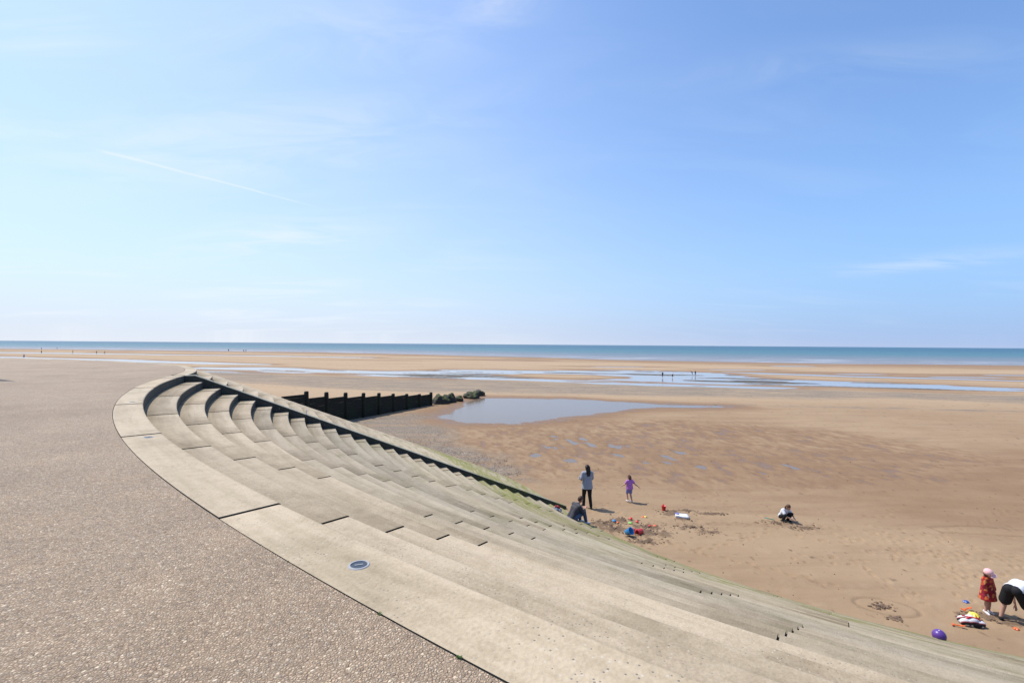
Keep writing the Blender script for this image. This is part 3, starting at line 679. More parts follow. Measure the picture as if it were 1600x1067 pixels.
# ------------------------------------------------------------------ weed-covered rocks at the groyne's end
m, t, b = mat('weedy_rock'); M_rock = m
P = t.pos(); nz = t.sep(t.new('ShaderNodeNewGeometry').outputs['Normal'])[2]
c = t.mix(t.noise(P, 3, 5), (0.016, 0.014, 0.011), (0.06, 0.052, 0.042))
c = t.mix(t.math('MULTIPLY', t.ss(nz, 0.25, 0.8), t.ss(t.noise(P, 2.2, 5, 0.7), 0.40, 0.56)), c, (0.075, 0.088, 0.022))
t.put(b.inputs['Base Color'], c); b.inputs['Roughness'].default_value = 0.75
t.put(b.inputs['Normal'], t.bump(t.noise(P, 9, 5, 0.7), 0.8, 0.08))
def rock(x, y, sx, sy, sz, seed, label, z=0.0):
    bm = bmesh.new(); bmesh.ops.create_icosphere(bm, subdivisions=4, radius=1)
    for v in bm.verts:
        d = v.co.normalized(); q = Vector((d.x * 1.1 + seed * 7.3, d.y * 1.1, d.z * 1.1))
        r_ = 1 + 0.34 * mnoise.noise(q * 1.2) + 0.2 * mnoise.noise(q * 2.9) + 0.10 * mnoise.noise(q * 7) + 0.06 * mnoise.noise(q * 15)
        v.co = Vector((d.x * r_ * sx, d.y * r_ * sy, max(d.z * r_ * sz, -0.3 * sz)))
    o = bmo('rock', bm, M_rock, None, True); o.location = (x, y, z + 0.15 * sz); tag(o, label, 'rock', 'rocks at the end of the groyne')
rock(-7.6, 50.7, .85, .7, .80, 1, 'weed-topped rock touching the last groyne post')
rock(-6.75, 51.9, .75, .6, .80, 2, 'rounded dark rock between the groyne rock and the pool edge')
rock(-7.2, 51.2, .6, .5, .55, 5, 'low dark rock wedged between two larger groyne rocks')
rock(-5.75, 53.0, .42, .4, .50, 3, 'small round dark rock at the tip of the groyne rocks')
rock(-4.75, 56.4, .95, .8, .62, 4, 'green weedy rock standing in the pool beyond the groyne')
rock(-4.0, 58.6, .75, .6, .62, 9, 'farther green rock at the far corner of the pool')

# PEOPLE_AND_THINGS
# ------------------------------------------------------------------ people
def simple(name, c, rough=0.8, var=0.12, scale=12.0, spec=0.3):
    m, t, b = mat(name)
    n = t.noise(t.new('ShaderNodeTexCoord').outputs['Object'], scale, 3)
    t.put(b.inputs['Base Color'], t.mix(n, tuple(x * (1 - var) for x in c), tuple(min(1, x * (1 + var)) for x in c)))
    b.inputs['Roughness'].default_value = rough; b.inputs['Specular IOR Level'].default_value = spec
    return m
M_skin = simple('skin', (0.50, 0.29, 0.21), 0.6); M_hair_b = simple('hair_dark', (0.022, 0.015, 0.012), 0.55, .3, 40)
M_hair_br = simple('hair_brown', (0.085, 0.042, 0.022), 0.55, .3, 40)
M_black = simple('black_cloth', (0.012, 0.012, 0.014)); M_jean = simple('denim', (0.085, 0.115, 0.19)); M_grey = simple('charcoal_cloth', (0.060, 0.058, 0.066))
M_wt = simple('white_cloth', (0.70, 0.70, 0.72), 0.85, .06); M_pgrey = simple('pale_grey_cloth', (0.34, 0.355, 0.385), .85)
M_lilac = simple('lilac_cloth', (0.46, 0.17, 0.50), .85); M_violet = simple('blue_violet_cloth', (0.20, 0.21, 0.46), .85)
M_pink = simple('pink_cloth', (0.78, 0.45, 0.44), .85); M_shoe_w = simple('white_shoe', (0.62, 0.60, 0.60)); M_shoe_b = simple('black_shoe', (0.015, 0.015, 0.016))
M_eye = simple('eye', (0.02, 0.015, 0.012), .2); M_lip = simple('lip', (0.36, 0.13, 0.11), .5)
m, t, b = mat('red_print_dress'); M_dress = m
oc = t.new('ShaderNodeTexCoord').outputs['Object']; v = t.vor(oc, 17); rc = t.sep(v.outputs['Color'])
t.put(b.inputs['Base Color'], t.ramp(rc[0], [(0, (0.28, 0.012, 0.018)), (0.45, (0.36, 0.02, 0.03)), (0.55, (0.10, 0.008, 0.03)), (0.70, (0.30, 0.02, 0.03)), (0.84, (0.55, 0.10, 0.02)), (1, (0.62, 0.26, 0.07))]))
b.inputs['Roughness'].default_value = 0.85

WORK = bpy.data.scenes.new('work')          # scratch scene: keeps the fusing of bodies fast
_b = bmesh.new(); bmesh.ops.create_uvsphere(_b, u_segments=16, v_segments=10, radius=1); _b.verts.index_update()
BALL = ([v.co.copy() for v in _b.verts], [[v.index for v in f.verts] for f in _b.faces]); _b.free()
class Blob:
    """closed primitives fused by a voxel remesh into one continuous surface"""
    def __init__(s): s.V = []; s.F = []
    def add(s, tpl, M):
        k = len(s.V); s.V += [M @ v for v in tpl[0]]; s.F += [[i + k for i in f] for f in tpl[1]]
    def ball(s, c, r, rot=None):
        r = (r, r, r) if isinstance(r, (int, float)) else r
        s.add(BALL, Matrix.Translation(c) @ (rot.to_matrix().to_4x4() if rot else Matrix.Identity(4)) @ Matrix.Diagonal((*r, 1)))
    def cone(s, a, ra, b, rb, flat=(1, 1)):
        a, b = Vector(a), Vector(b); d = b - a; L = d.length
        if L < 1e-5: return
        n = 18; cs = [(math.cos(2 * math.pi * j / n), math.sin(2 * math.pi * j / n)) for j in range(n)]
        V = [Vector((x * ra, y * ra, -L / 2)) for x, y in cs] + [Vector((x * rb, y * rb, L / 2)) for x, y in cs]
        F = [[j, (j + 1) % n, n + (j + 1) % n, n + j] for j in range(n)] + [list(range(n))[::-1], list(range(n, 2 * n))]
        s.add((V, F), Matrix.Translation((a + b) / 2) @ d.to_track_quat('Z', 'Y').to_matrix().to_4x4() @ Matrix.Diagonal((flat[0], flat[1], 1, 1)))
    def cap(s, a, ra, b, rb): s.ball(a, ra); s.ball(b, rb); s.cone(a, ra, b, rb)
    def chain(s, pts):
        for (a, ra), (b, rb) in zip(pts, pts[1:]): s.cap(a, ra, b, rb)
    def done(s, name, m, parent, vox=0.009, sm=3):
        me = bpy.data.meshes.new(name); me.from_pydata(s.V, [], s.F); me.update()
        tmp = bpy.data.objects.new('tmp', me); WORK.collection.objects.link(tmp)
        md = tmp.modifiers.new('r', 'REMESH'); md.mode = 'VOXEL'; md.voxel_size = vox
        ms = tmp.modifiers.new('s', 'SMOOTH'); ms.factor = 0.5; ms.iterations = sm
        with bpy.context.temp_override(scene=WORK, view_layer=WORK.view_layers[0]):
            dg = bpy.context.evaluated_depsgraph_get(); dg.update(); out = bpy.data.meshes.new_from_object(tmp.evaluated_get(dg))
        bpy.data.objects.remove(tmp); bpy.data.meshes.remove(me); out.name = name; out.materials.clear()
        return link(name, out, m, parent, True)

def lerp(a, b, f): return Vector(a) + (Vector(b) - Vector(a)) * f
def hand(B, wr, d, side, k, up=Vector((0, 0, 1))):
    d = d.normalized(); lat = d.cross(up); lat = lat.normalized() if lat.length > .05 else Vector((1, 0, 0)); nrm_ = lat.cross(d)
    B.cap(wr, .024 * k, wr + d * .075 * k, .026 * k)
    for j, (o_, L) in enumerate(((-.027, .068), (-.009, .078), (.009, .072), (.026, .056))):
        a = wr + d * .085 * k + lat * o_ * k; b_ = a + d * L * .5 * k; c_ = b_ + (d * .75 - nrm_ * .55) * L * .5 * k
        B.chain([(a, .0095 * k), (b_, .0088 * k), (c_, .0075 * k)])
    a = wr + d * .03 * k + lat * side * -.022 * k
    B.chain([(a, .012 * k), (a + (d * .5 + lat * side * -.8) * .038 * k, .0105 * k), (a + (d * 1.3 + lat * side * -.9) * .05 * k, .009 * k)])

def person(label, loc, rz, J, k, cl, hair='short', group=None, hk=1.0, vox=0.009, extras=None):
    """J: joints (x right, y forward, z up), k: girth scale, hk: head scale, cl: clothes"""
    e = empty('person', loc, rz); tag(e, label, 'person', group)
    J = {a: Vector(b) for a, b in J.items()}
    P, C, N, H = J['pelvis'], J['chest'], J['neck'], J['head']
    lat = (J['rs'] - J['ls']).normalized(); lath = (J['rh'] - J['lh']).normalized()
    hf = Vector(J.get('face', Vector((0, 1, 0)))).normalized(); hu = (H - N).normalized()
    hr = hf.cross(hu).normalized(); hf = hu.cross(hr)
    hq = Matrix((hr, hf, hu)).transposed().to_quaternion()
    def torso(B, g, hem=None):
        for s in (-1, 1):
            B.chain([(P + lath * s * .070 * k, .092 * k + g), (lerp(P, C, .5) + lat * s * .055 * k, .088 * k + g), (C + lat * s * .075 * k, .098 * k + g)])
        B.cap(lerp(J['ls'], J['rs'], .08), .058 * k + g, lerp(J['ls'], J['rs'], .92), .058 * k + g)
        B.cap(C, .10 * k + g, lerp(C, N, .8), .062 * k + g)
    B = Blob(); torso(B, 0)
    B.cap(lerp(C, N, .6), .06 * k, lerp(N, H, .5), .047 * k * (0.6 + .4 * hk))
    B.ball(H, (.074 * hk, .092 * hk, .112 * hk), hq); B.ball(H + (hf * .028 - hu * .045) * hk, (.056 * hk, .062 * hk, .062 * hk), hq)
    B.ball(H + (hf * .096 - hu * .012) * hk, (.013 * hk, .017 * hk, .022 * hk), hq)
    for s in (-1, 1): B.ball(H + (hr * s * .076 - hu * .005) * hk, (.013 * hk, .022 * hk, .03 * hk), hq)
    for s, a in ((-1, 'l'), (1, 'r')):
        sh, el, wr = J[a + 's'], J[a + 'e'], J[a + 'w']; B.chain([(sh, .050 * k), (lerp(sh, el, .45), .045 * k), (el, .036 * k), (lerp(el, wr, .3), .038 * k), (wr, .025 * k)])
        hand(B, wr, (wr - el) if a + 'd' not in J else J[a + 'd'], s, k)
        hp, kn, an_ = J[a + 'h'], J[a + 'k'], J[a + 'a']
        B.chain([(hp, .088 * k), (lerp(hp, kn, .4), .080 * k), (kn, .054 * k), (lerp(kn, an_, .3), .056 * k), (an_, .036 * k)])
        td = Vector(J.get(a + 't', (0, 1, 0))).normalized(); B.chain([(an_ + Vector((0, 0, -.02 * k)) - td * .035 * k, .035 * k), (an_ - Vector((0, 0, .045 * k)) + td * .08 * k, .032 * k), (an_ - Vector((0, 0, .055 * k)) + td * .15 * k, .022 * k)])
    body = B.done('body', M_skin, e, vox)
    # face
    for s in (-1, 1):
        bm = bmesh.new(); bmesh.ops.create_uvsphere(bm, u_segments=8, v_segments=6, radius=.011 * hk); o = bmo('eye', bm, M_eye, body, True); o.location = H + (hf * .083 + hr * s * .031 + hu * .004) * hk
    bm = bmesh.new(); bmesh.ops.create_uvsphere(bm, u_segments=8, v_segments=6, radius=.012 * hk); bmesh.ops.scale(bm, vec=(1.9, .6, .5), verts=bm.verts); o = bmo('mouth', bm, M_lip, body, True); o.location = H + (hf * .086 - hu * .055) * hk; o.rotation_euler = hq.to_euler()
    # hair
    B = Blob(); B.ball(H + (-hf * .016 + hu * .018) * hk, (.084 * hk, .096 * hk, .112 * hk), hq)
    if hair == 'long':
        bk = -hf
        for s in (-1, 0, 1): B.chain([(H + (bk * .05 + hr * s * .045 + hu * .02) * hk, .055 * hk), (H + (bk * .085 + hr * s * .05 - hu * .13) * hk, .045 * hk), (H + (bk * .10 + hr * s * .042 - hu * .29) * hk, .028 * hk)])
    elif hair == 'bob':
        for s in (-1, 0, 1): B.chain([(H + (-hf * .05 + hr * s * .055) * hk, .045 * hk), (H + (-hf * .05 + hr * s * .06 - hu * .10) * hk, .035 * hk)])
    if hair != 'none':
        o = B.done('hair', cl['hair'], e, vox)
        # keep the face clear
        bm = bmesh.new(); bm.from_mesh(o.data)
        kill = [v for v in bm.verts if (v.co - H).dot(hf) > .040 * hk and (v.co - H).dot(hu) < .055 * hk]
        bmesh.ops.delete(bm, geom=kill, context='VERTS'); bm.to_mesh(o.data); bm.free()
    # top
    g = cl.get('loose', .014)
    B = Blob()
    if cl.get('dress'):
        B.cap(lerp(J['ls'], J['rs'], .08), .060 * k + g, lerp(J['ls'], J['rs'], .92), .060 * k + g); B.cap(C, .105 * k + g, lerp(C, N, .7), .065 * k + g)
        hem = (J['lk'] + J['rk']) / 2 + Vector((0, 0, .05)); B.cone(C, .12 * k + g, hem, .21 * k + g, (1.1, .9)); B.ball(C, .12 * k + g)
    else: torso(B, g)
    if cl.get('hem'):
        q_ = P + (P - C).normalized() * cl['hem'] ; B.cone(lerp(P, C, .75), .15 * k + g * .4, q_, .185 * k + g * .8, (1.12, .85))
    f_ = cl.get('sleeve', .55)
    for a in 'lr':
        sh, el, wr = J[a + 's'], J[a + 'e'], J[a + 'w']
        if f_ <= 1: B.cap(sh, .054 * k + g, lerp(sh, el, f_), .048 * k + g)
        else: B.chain([(sh, .054 * k + g), (el, .042 * k + g), (lerp(el, wr, f_ - 1), .034 * k + g)])
    o = B.done('dress' if cl.get('dress') else 'top', cl['top'], e, vox)
    # legs
    if 'legs' in cl:
        B = Blob(); g = cl.get('lloose', .010); f_ = cl.get('leg', 2.0)
        for s in (-1, 1): B.cap(P + lath * s * .065 * k + (P - C).normalized() * .02 * k, .096 * k + g, P + lath * s * .06 * k + (C - P).normalized() * .06 * k, .09 * k + g * .7)
        for a in 'lr':
            hp, kn, an_ = J[a + 'h'], J[a + 'k'], J[a + 'a']
            if f_ <= 1: B.chain([(hp, .092 * k + g), (lerp(hp, kn, f_), .074 * k + g * 1.6)])
            else: B.chain([(hp, .092 * k + g), (lerp(hp, kn, .5), .078 * k + g), (kn, .056 * k + g), (lerp(kn, an_, f_ - 1), .042 * k + g)])
        B.done('trousers' if f_ > 1 else 'shorts', cl['legs'], e, vox)
    if 'shoe' in cl:
        for a in 'lr':
            an_ = J[a + 'a']; td = Vector(J.get(a + 't', (0, 1, 0))).normalized(); B = Blob(); dn = Vector((0, 0, 1)) * k
            B.chain([(an_ - dn * .022 - td * .04 * k, .047 * k), (an_ - dn * .04 + td * .05 * k, .042 * k), (an_ - dn * .05 + td * .15 * k, .033 * k)])
            o = B.done('shoe', cl['shoe'], e, vox)
            if cl.get('sole'):
                B = Blob(); B.chain([(an_ - dn * .068 - td * .045 * k, .022 * k), (an_ - dn * .070 + td * .16 * k, .020 * k)]); B.done('sole', cl['sole'], o, vox)
    return e, J, H, hq

def stand(h, **kw):
    s = h / 1.70
    J = dict(pelvis=(0, 0, .95), chest=(0, .0, 1.25), neck=(0, .01, 1.44), head=(0, .03, 1.585), face=(0, 1, 0), ls=(-.17, 0, 1.38), rs=(.17, 0, 1.38), le=(-.23, -.02, 1.10), re=(.23, -.02, 1.10), lw=(-.24, .06, .87), rw=(.24, .06, .87),
             lh=(-.09, 0, .90), rh=(.09, 0, .90), lk=(-.10, .03, .49), rk=(.10, .03, .49), la=(-.10, 0, .085), ra=(.10, 0, .085), lt=(-.15, 1, 0), rt=(.15, 1, 0))
    J.update(kw)
    return {a: (tuple(v) if a in ('face', 'lt', 'rt', 'ld', 'rd') else tuple(x * s for x in v)) for a, v in J.items()}

# woman standing with her back to the steps, looking out over the beach
J = stand(1.66, face=(-.25, 1, -.15), rk=(.10, -.02, .49), ra=(.13, -.10, .085), la=(-.10, .14, .085), lk=(-.10, .12, .49), le=(-.25, -.02, 1.12), lw=(-.20, .20, 1.08), re=(.21, .02, 1.12), rw=(.10, .22, 1.10))
person('woman in loose pale grey top and black leggings with long dark hair', (2.95, 18.62, 0.0), R(8), J, 0.98, dict(top=M_pgrey, legs=M_black, hair=M_hair_b, shoe=M_shoe_b, loose=.026, hem=.17, sleeve=.75, leg=1.95, lloose=.016), 'long')
bm = bmesh.new(); box(bm, (0, 0, 0), (.10, .03, .14)); bmesh.ops.bevel(bm, geom=bm.edges[:], offset=.008, segments=2, affect='EDGES')
o = bmo('paper_cup_holder', bm, M_wt); o.name = 'white_packet'; o.location = (2.70, 18.86, 1.10); o.rotation_euler = (.2, .1, .3); tag(o, 'small white packet held by the woman in the grey top', 'packet')

# man sitting on the lowest steps, bent over his hands; local +y is downhill
sx, sy = polar(RI - TREAD * 25.50, 208.9); SEAT = ZC - RISE * 26
k = 1.0
J = dict(pelvis=(0, 0, .10), chest=(0, .17, .37), neck=(0, .29, .53), head=(.02, .37, .655), face=(.10, .8, -.6), ls=(-.17, .22, .47), rs=(.17, .22, .47), le=(-.25, .32, .27), re=(.25, .32, .27), lw=(-.07, .52, .34), rw=(.08, .53, .33),
         lh=(-.09, .06, .085), rh=(.09, .06, .085), lk=(-.14, .41, .28), rk=(.15, .43, .25), la=(-.12, .46, -.10), ra=(.15, .52, -.10), lt=(-.1, 1, -.1), rt=(.1, 1, -.1))
e, *_ = person('man in charcoal shirt and blue jeans sitting on the lowest steps', (sx, sy, SEAT), R(WALL + 208.7 - WALL - 180 - 90), J, 1.0, dict(top=M_grey, legs=M_jean, hair=M_hair_br, shoe=M_shoe_w, loose=.02, sleeve=1.55, leg=1.92, lloose=.014), 'short')

# small child in lilac, walking off across the sand
J = stand(1.05, face=(-.5, 1, -.1), le=(-.27, .10, 1.16), lw=(-.42, .22, 1.04), re=(.36, -.06, 1.16), rw=(.58, -.14, .98), lk=(-.09, .16, .50), la=(-.10, .02, .12), rk=(.09, .02, .49), ra=(.10, -.14, .10), head=(-.01, .04, 1.60))
person('small child in lilac top and blue shorts walking on the sand', (4.77, 19.36, 0.0), R(20), J, .70, dict(top=M_lilac, legs=M_violet, hair=M_hair_br, shoe=M_shoe_w, loose=.016, hem=.05, sleeve=.6, leg=.70, lloose=.008), 'bob', hk=.80, vox=.008)

# child squatting with a spade
s = .72
J = {a: tuple(x * s for x in v) for a, v in dict(pelvis=(0, -.06, .20), chest=(0, .10, .46), neck=(0, .24, .62), head=(.01, .34, .75), ls=(-.17, .16, .57), rs=(.17, .16, .57), le=(-.30, .25, .38), re=(.22, .36, .34), lw=(-.22, .46, .26), rw=(.02, .52, .24), lh=(-.10, -.02, .20), rh=(.10, -.02, .20), lk=(-.20, .36, .40), rk=(.20, .36, .38), la=(-.16, .16, .085), ra=(.16, .16, .085)).items()}
J.update(face=(0, .8, -.7), lt=(-.2, 1, 0), rt=(.2, 1, 0))
person('child in white top and black trousers squatting alone on the sand', (9.88, 17.5, 0.0), R(198), J, .76, dict(top=M_wt, legs=M_black, hair=M_hair_br, shoe=M_shoe_b, loose=.018, sleeve=.6, leg=1.95, lloose=.012), 'bob', hk=.88, vox=.008)

# toddler in a red dress and pink cap
J = stand(1.0, face=(-.55, .84, -.55), lk=(-.08, .02, .47), rk=(.08, .02, .47), le=(-.27, .02, 1.13), lw=(-.27, .10, .90), re=(.27, .02, 1.13), rw=(.26, .12, .88), head=(.03, .05, 1.58), lt=(.3, 1, 0), rt=(.6, 1, 0))
e, Jm, H, hq = person('toddler in red patterned dress and pink cap looking down', (11.38, 11.50, 0.0), R(200), J, .74, dict(top=M_dress, hair=M_hair_br, shoe=M_shoe_w, loose=.020, sleeve=1.8, dress=True), 'bob', hk=.86, vox=.008)
cap = bmesh.new(); lathe(cap, [(.088, -.005), (.092, .03), (.084, .065), (.062, .092), (.028, .106), (.006, .110)], 24)
c_e = empty('sun_cap'); tag(c_e, 'pink peaked cap worn by the toddler in the red dress', 'cap')
cw = e.matrix_basis @ Matrix.Translation(H) @ hq.to_matrix().to_4x4()
c_e.matrix_world = cw @ Matrix.Translation((0, -.008, .022))
bmo('crown', cap, M_pink, c_e, True)
V = []; F = []
for j in range(11):
    a = R(-62 + 124 * j / 10)
    for (r_, z_) in ((.082, .006), (.155 - .03 * abs(j - 5) / 5, -.008 - .010 * abs(j - 5) / 5), (.155 - .03 * abs(j - 5) / 5, -.014 - .010 * abs(j - 5) / 5), (.082, -.002)): V.append((math.sin(a) * r_, math.cos(a) * r_, z_))
for j in range(10):
    for i in range(4): a = j * 4 + i; b_ = j * 4 + (i + 1) % 4; F.append((a, b_, b_ + 4, a + 4))
F += [(3, 2, 1, 0), (40, 41, 42, 43)]
pyd('peak', V, F, M_pink, c_e)

# adult bending forward at the right edge
J = dict(pelvis=(0, -.10, .86), chest=(.02, .22, .90), neck=(.02, .42, .84), head=(.02, .56, .76), face=(0, .3, -1), ls=(-.17, .33, .84), rs=(.19, .33, .84), le=(-.22, .42, .56), re=(.20, .36, .58), lw=(-.16, .40, .32), rw=(.10, .30, .36),
         lh=(-.10, -.08, .82), rh=(.10, -.08, .82), lk=(-.20, -.02, .47), rk=(.20, .06, .47), la=(-.24, -.10, .085), ra=(.24, -.02, .085), lt=(-.5, 1, 0), rt=(.5, 1, 0))
s = 0.93
J = {a: (v if a in ('face', 'lt', 'rt') else tuple(x * s for x in v)) for a, v in J.items()}
person('adult in white t-shirt and black shorts bending over at the right edge', (11.56, 11.02, 0.0), R(-66), J, .94, dict(top=M_wt, legs=M_black, hair=M_hair_br, shoe=M_shoe_b, sole=M_shoe_w, loose=.034, sleeve=.6, leg=.85, lloose=.028), 'short')

# far walkers and paddlers: a few pixels each
protos = {}
def far_person(label, x, y, h, rz, top, legs, stoop=False, z=0.0):
    key = (stoop, top.name, legs.name)
    e = empty('person', (x, y, z), rz); e.scale = (h / 1.7,) * 3; tag(e, label, 'person', 'people far out on the beach')
    if key not in protos:
        J = {a: Vector(v) for a, v in stand(1.7).items()}
        if stoop:
            for a in ('chest', 'neck', 'head', 'ls', 'rs', 'le', 're', 'lw', 'rw'):
                v = J[a] - Vector((0, 0, .95)); J[a] = Vector((v.x, v.y + math.sin(.9) * v.z, .95 + math.cos(.9) * v.z))
        B = Blob()
        B.ball(J['head'], (.085, .1, .12)); B.cap(J['chest'], .1, J['neck'], .055); B.cap(J['neck'], .05, J['head'], .05)
        for a in 'lr':
            B.chain([(J[a + 's'], .05), (J[a + 'e'], .04), (J[a + 'w'], .03)]); B.chain([(J[a + 'h'], .085), (J[a + 'k'], .055), (J[a + 'a'], .045), (J[a + 'a'] + Vector((0, .15, -.05)), .03)])
        m1 = B.done('body', M_skin, None, .025, 2)
        B = Blob()
        for s in (-1, 1): B.cap(J['pelvis'] + Vector((s * .06, 0, 0)), .12, J['chest'] + Vector((s * .08, 0, 0)), .125)
        B.cap(J['ls'], .075, J['rs'], .075)
        for a in 'lr': B.cap(J[a + 's'], .07, lerp(J[a + 's'], J[a + 'e'], .9), .06)
        m2 = B.done('top', top, None, .025, 2)
        B = Blob()
        for a in 'lr': B.chain([(J[a + 'h'], .11), (J[a + 'k'], .08), (lerp(J[a + 'k'], J[a + 'a'], .5), .07)])
        m3 = B.done('trousers', legs, None, .025, 2)
        protos[key] = [('body', m1.data), ('top', m2.data), ('trousers', m3.data)]
        for q in (m1, m2, m3): bpy.data.objects.remove(q)
    for n_, me in protos[key]: link(n_, me, None, e)
far_person('dark-dressed paddler, left one of three in the far channel', 29.8, 95.0, 1.1, 0.3, M_black, M_jean)
far_person('pale-topped paddler between the two dark ones in the far channel', 31.9, 95.4, 1.1, 2.0, M_wt, M_black)
far_person('stooping dark figure at the right of the far channel paddlers', 38.1, 101.5, 1.2, 1.2, M_black, M_black, True)
far_person('small dark figure crouched behind the stooping paddler', 38.9, 101.9, 1.05, -1.0, M_black, M_jean)
far_person('lone walker at far left between the two bright water streaks', -237.0, 242.2, 1.4, .4, M_black, M_black)
far_person('farthest walker at far left near the surf', -342.4, 349.9, 1.4, 1.4, M_grey, M_black)
far_person('walker near the surf just right of the farthest one', -352, 372, 1.4, 1.4, M_grey, M_jean)
far_person('single walker beside the bright streak above the promenade', -231.5, 253.5, 1.4, 1.9, M_grey, M_black)
far_person('left of two walkers close together above the promenade', -210.8, 244.0, 1.4, .2, M_grey, M_jean)
far_person('right of two walkers close together above the promenade', -206.9, 244.3, 1.4, -.4, M_black, M_black)
far_person('pale-topped walker nearest the promenade at far left', -179.5, 176.9, 1.5, 1.0, M_wt, M_black)
far_person('left figure of the far pair above the step corner', -194.5, 330, 1.8, 1.0, M_black, M_black)
far_person('stooping figure of the far pair above the step corner', -174, 312, 1.8, 1.0, M_black, M_jean, True)
far_person('upright companion of the stooping figure above the step corner', -172.6, 312, 1.8, 1.6, M_grey, M_black)

# ------------------------------------------------------------------ toys, bags and other small things
def plastic(name, c): return simple(name, c, .35, .04, 8, .5)
T_red = plastic('red_plastic', (0.62, 0.020, 0.022)); T_blue = plastic('blue_plastic', (0.010, 0.22, 0.52)); T_yel = plastic('yellow_plastic', (0.80, 0.62, 0.07)); T_org = plastic('orange_plastic', (0.75, 0.13, 0.025)); T_grn = plastic('green_plastic', (0.03, 0.24, 0.15)); T_purp = plastic('purple_vinyl', (0.11, 0.045, 0.26)); T_lime = plastic('lime_plastic', (0.25, 0.5, 0.12)); T_dblue = plastic('dark_blue_plastic', (0.02, 0.07, 0.30))
def bucket(label, x, y, h, m, tip=0.0, rz=0.0, castle=False):
    e = empty('toy_bucket', (x, y, 0.0)); tag(e, label, 'bucket', 'toy buckets on the sand')
    e.rotation_euler = (tip, 0, rz); e.location.z = (h * .42 if tip > 1 else 0.005)
    bm = bmesh.new(); r0, r1 = h * .36, h * .50
    lathe(bm, [(r0 * .96, 0), (r0, .01), (r1, h * .96), (r1 * 1.07, h * .97), (r1 * 1.07, h), (r1 * .95, h), (r0 * .92, .02)], 20)
    bmo('shell', bm, m, e, True)
    V = []; F = []; n = 14
    for j in range(n + 1):
        a = math.pi * j / n
        for (dx_, dz_) in ((-.006, -.006), (.006, -.006), (.006, .006), (-.006, .006)): V.append((dx_ * 1.5, math.cos(a) * (r1 * 1.07 + dz_), h * .96 + math.sin(a) * (h * .42 + dz_)))
    for j in range(n):
        for i in range(4): a = j * 4 + i; b_ = j * 4 + (i + 1) % 4; F.append((a, b_, b_ + 4, a + 4))
    pyd('handle', V, F, m, e)
def spade(label, x, y, L, m, rz, z=.03):
    e = empty('toy_spade', (x, y, z), rz); tag(e, label, 'spade', 'toy spades on the sand'); e.rotation_euler = (0, R(-6), rz)
    bm = bmesh.new(); box(bm, (L * .72, 0, 0), (L * .36, L * .26, .014))
    for v in bm.verts:
        if v.co.x > L * .8: v.co.y *= .6; v.co.z += .01
    bmesh.ops.bevel(bm, geom=bm.edges[:], offset=.005, segments=1, affect='EDGES'); bmo('blade', bm, m, e)
    bm = bmesh.new(); lathe(bm, [(.013, 0), (.013, L * .56)], 10, Matrix.Rotation(R(90), 4, 'Y')); box(bm, (0, 0, 0), (.025, .10, .025)); bmo('handle', bm, m, e)
def mould(label, x, y, r_, m, pts=5, z=0.0):
    """shell- or star-shaped sand mould lying on the sand"""
    r_ *= .78; e = empty('sand_mould', (x, y, z + .002), random.uniform(0, 6)); tag(e, label, 'sand mould', 'sand moulds on the sand')
    bm = bmesh.new(); n = 40; rings = []
    for (q, zz) in ((1.08, 0), (1.08, .012), (1.0, .014), (.82, r_ * .62), (.5, r_ * .74)):
        rings.append([bm.verts.new((r_ * q * (1 + .16 * math.cos(pts * 2 * math.pi * j / n)) * math.cos(2 * math.pi * j / n), r_ * q * (1 + .16 * math.cos(pts * 2 * math.pi * j / n)) * math.sin(2 * math.pi * j / n), zz)) for j in range(n)])
    for a, b_ in zip(rings, rings[1:]):
        for j in range(n): bm.faces.new((a[j], a[(j + 1) % n], b_[(j + 1) % n], b_[j]))
    bm.faces.new(rings[0][::-1]); bm.faces.new(rings[-1]); bmo('shell', bm, m, e, True)
bucket('round red bucket standing alone above the white magazine', 5.85, 18.42, .17, T_red)
bucket('blue bucket tipped over in the dug sand below the seated man', 3.84, 15.98, .23, T_blue, R(60), R(40)); 
bucket('larger red bucket lying on its side right of the blue bucket', 4.40, 16.14, .23, T_red, R(98), R(-60))
spade('red spade stuck beside the fallen red bucket', 4.15, 16.35, .34, T_red, R(-40), .08)
mould('orange and yellow mould lying right of the dug sand', 4.84, 17.66, .06, T_org, 5); mould('yellow mould touching the orange one', 4.95, 17.70, .055, T_yel, 6)
mould('red mould at the top of the dug sand', 4.34, 17.40, .075, T_red, 5, .04); mould('lime green mould under the red one', 4.22, 16.98, .085, T_lime, 8, .03)
mould('pale blue mould at the left of the dug sand', 3.69, 17.20, .075, T_blue, 5, .03); mould('small orange mould beside the pale blue one', 3.80, 17.08, .055, T_org, 5, .02)
mould('flat red mould in the middle of the dug sand', 4.50, 17.16, .065, T_red, 4, .02); mould('orange mould at the right rim of the dug sand', 5.03, 16.80, .07, T_org, 5, .01); mould('small red mould left of the orange rim mould', 4.85, 16.80, .055, T_red, 6, .01)
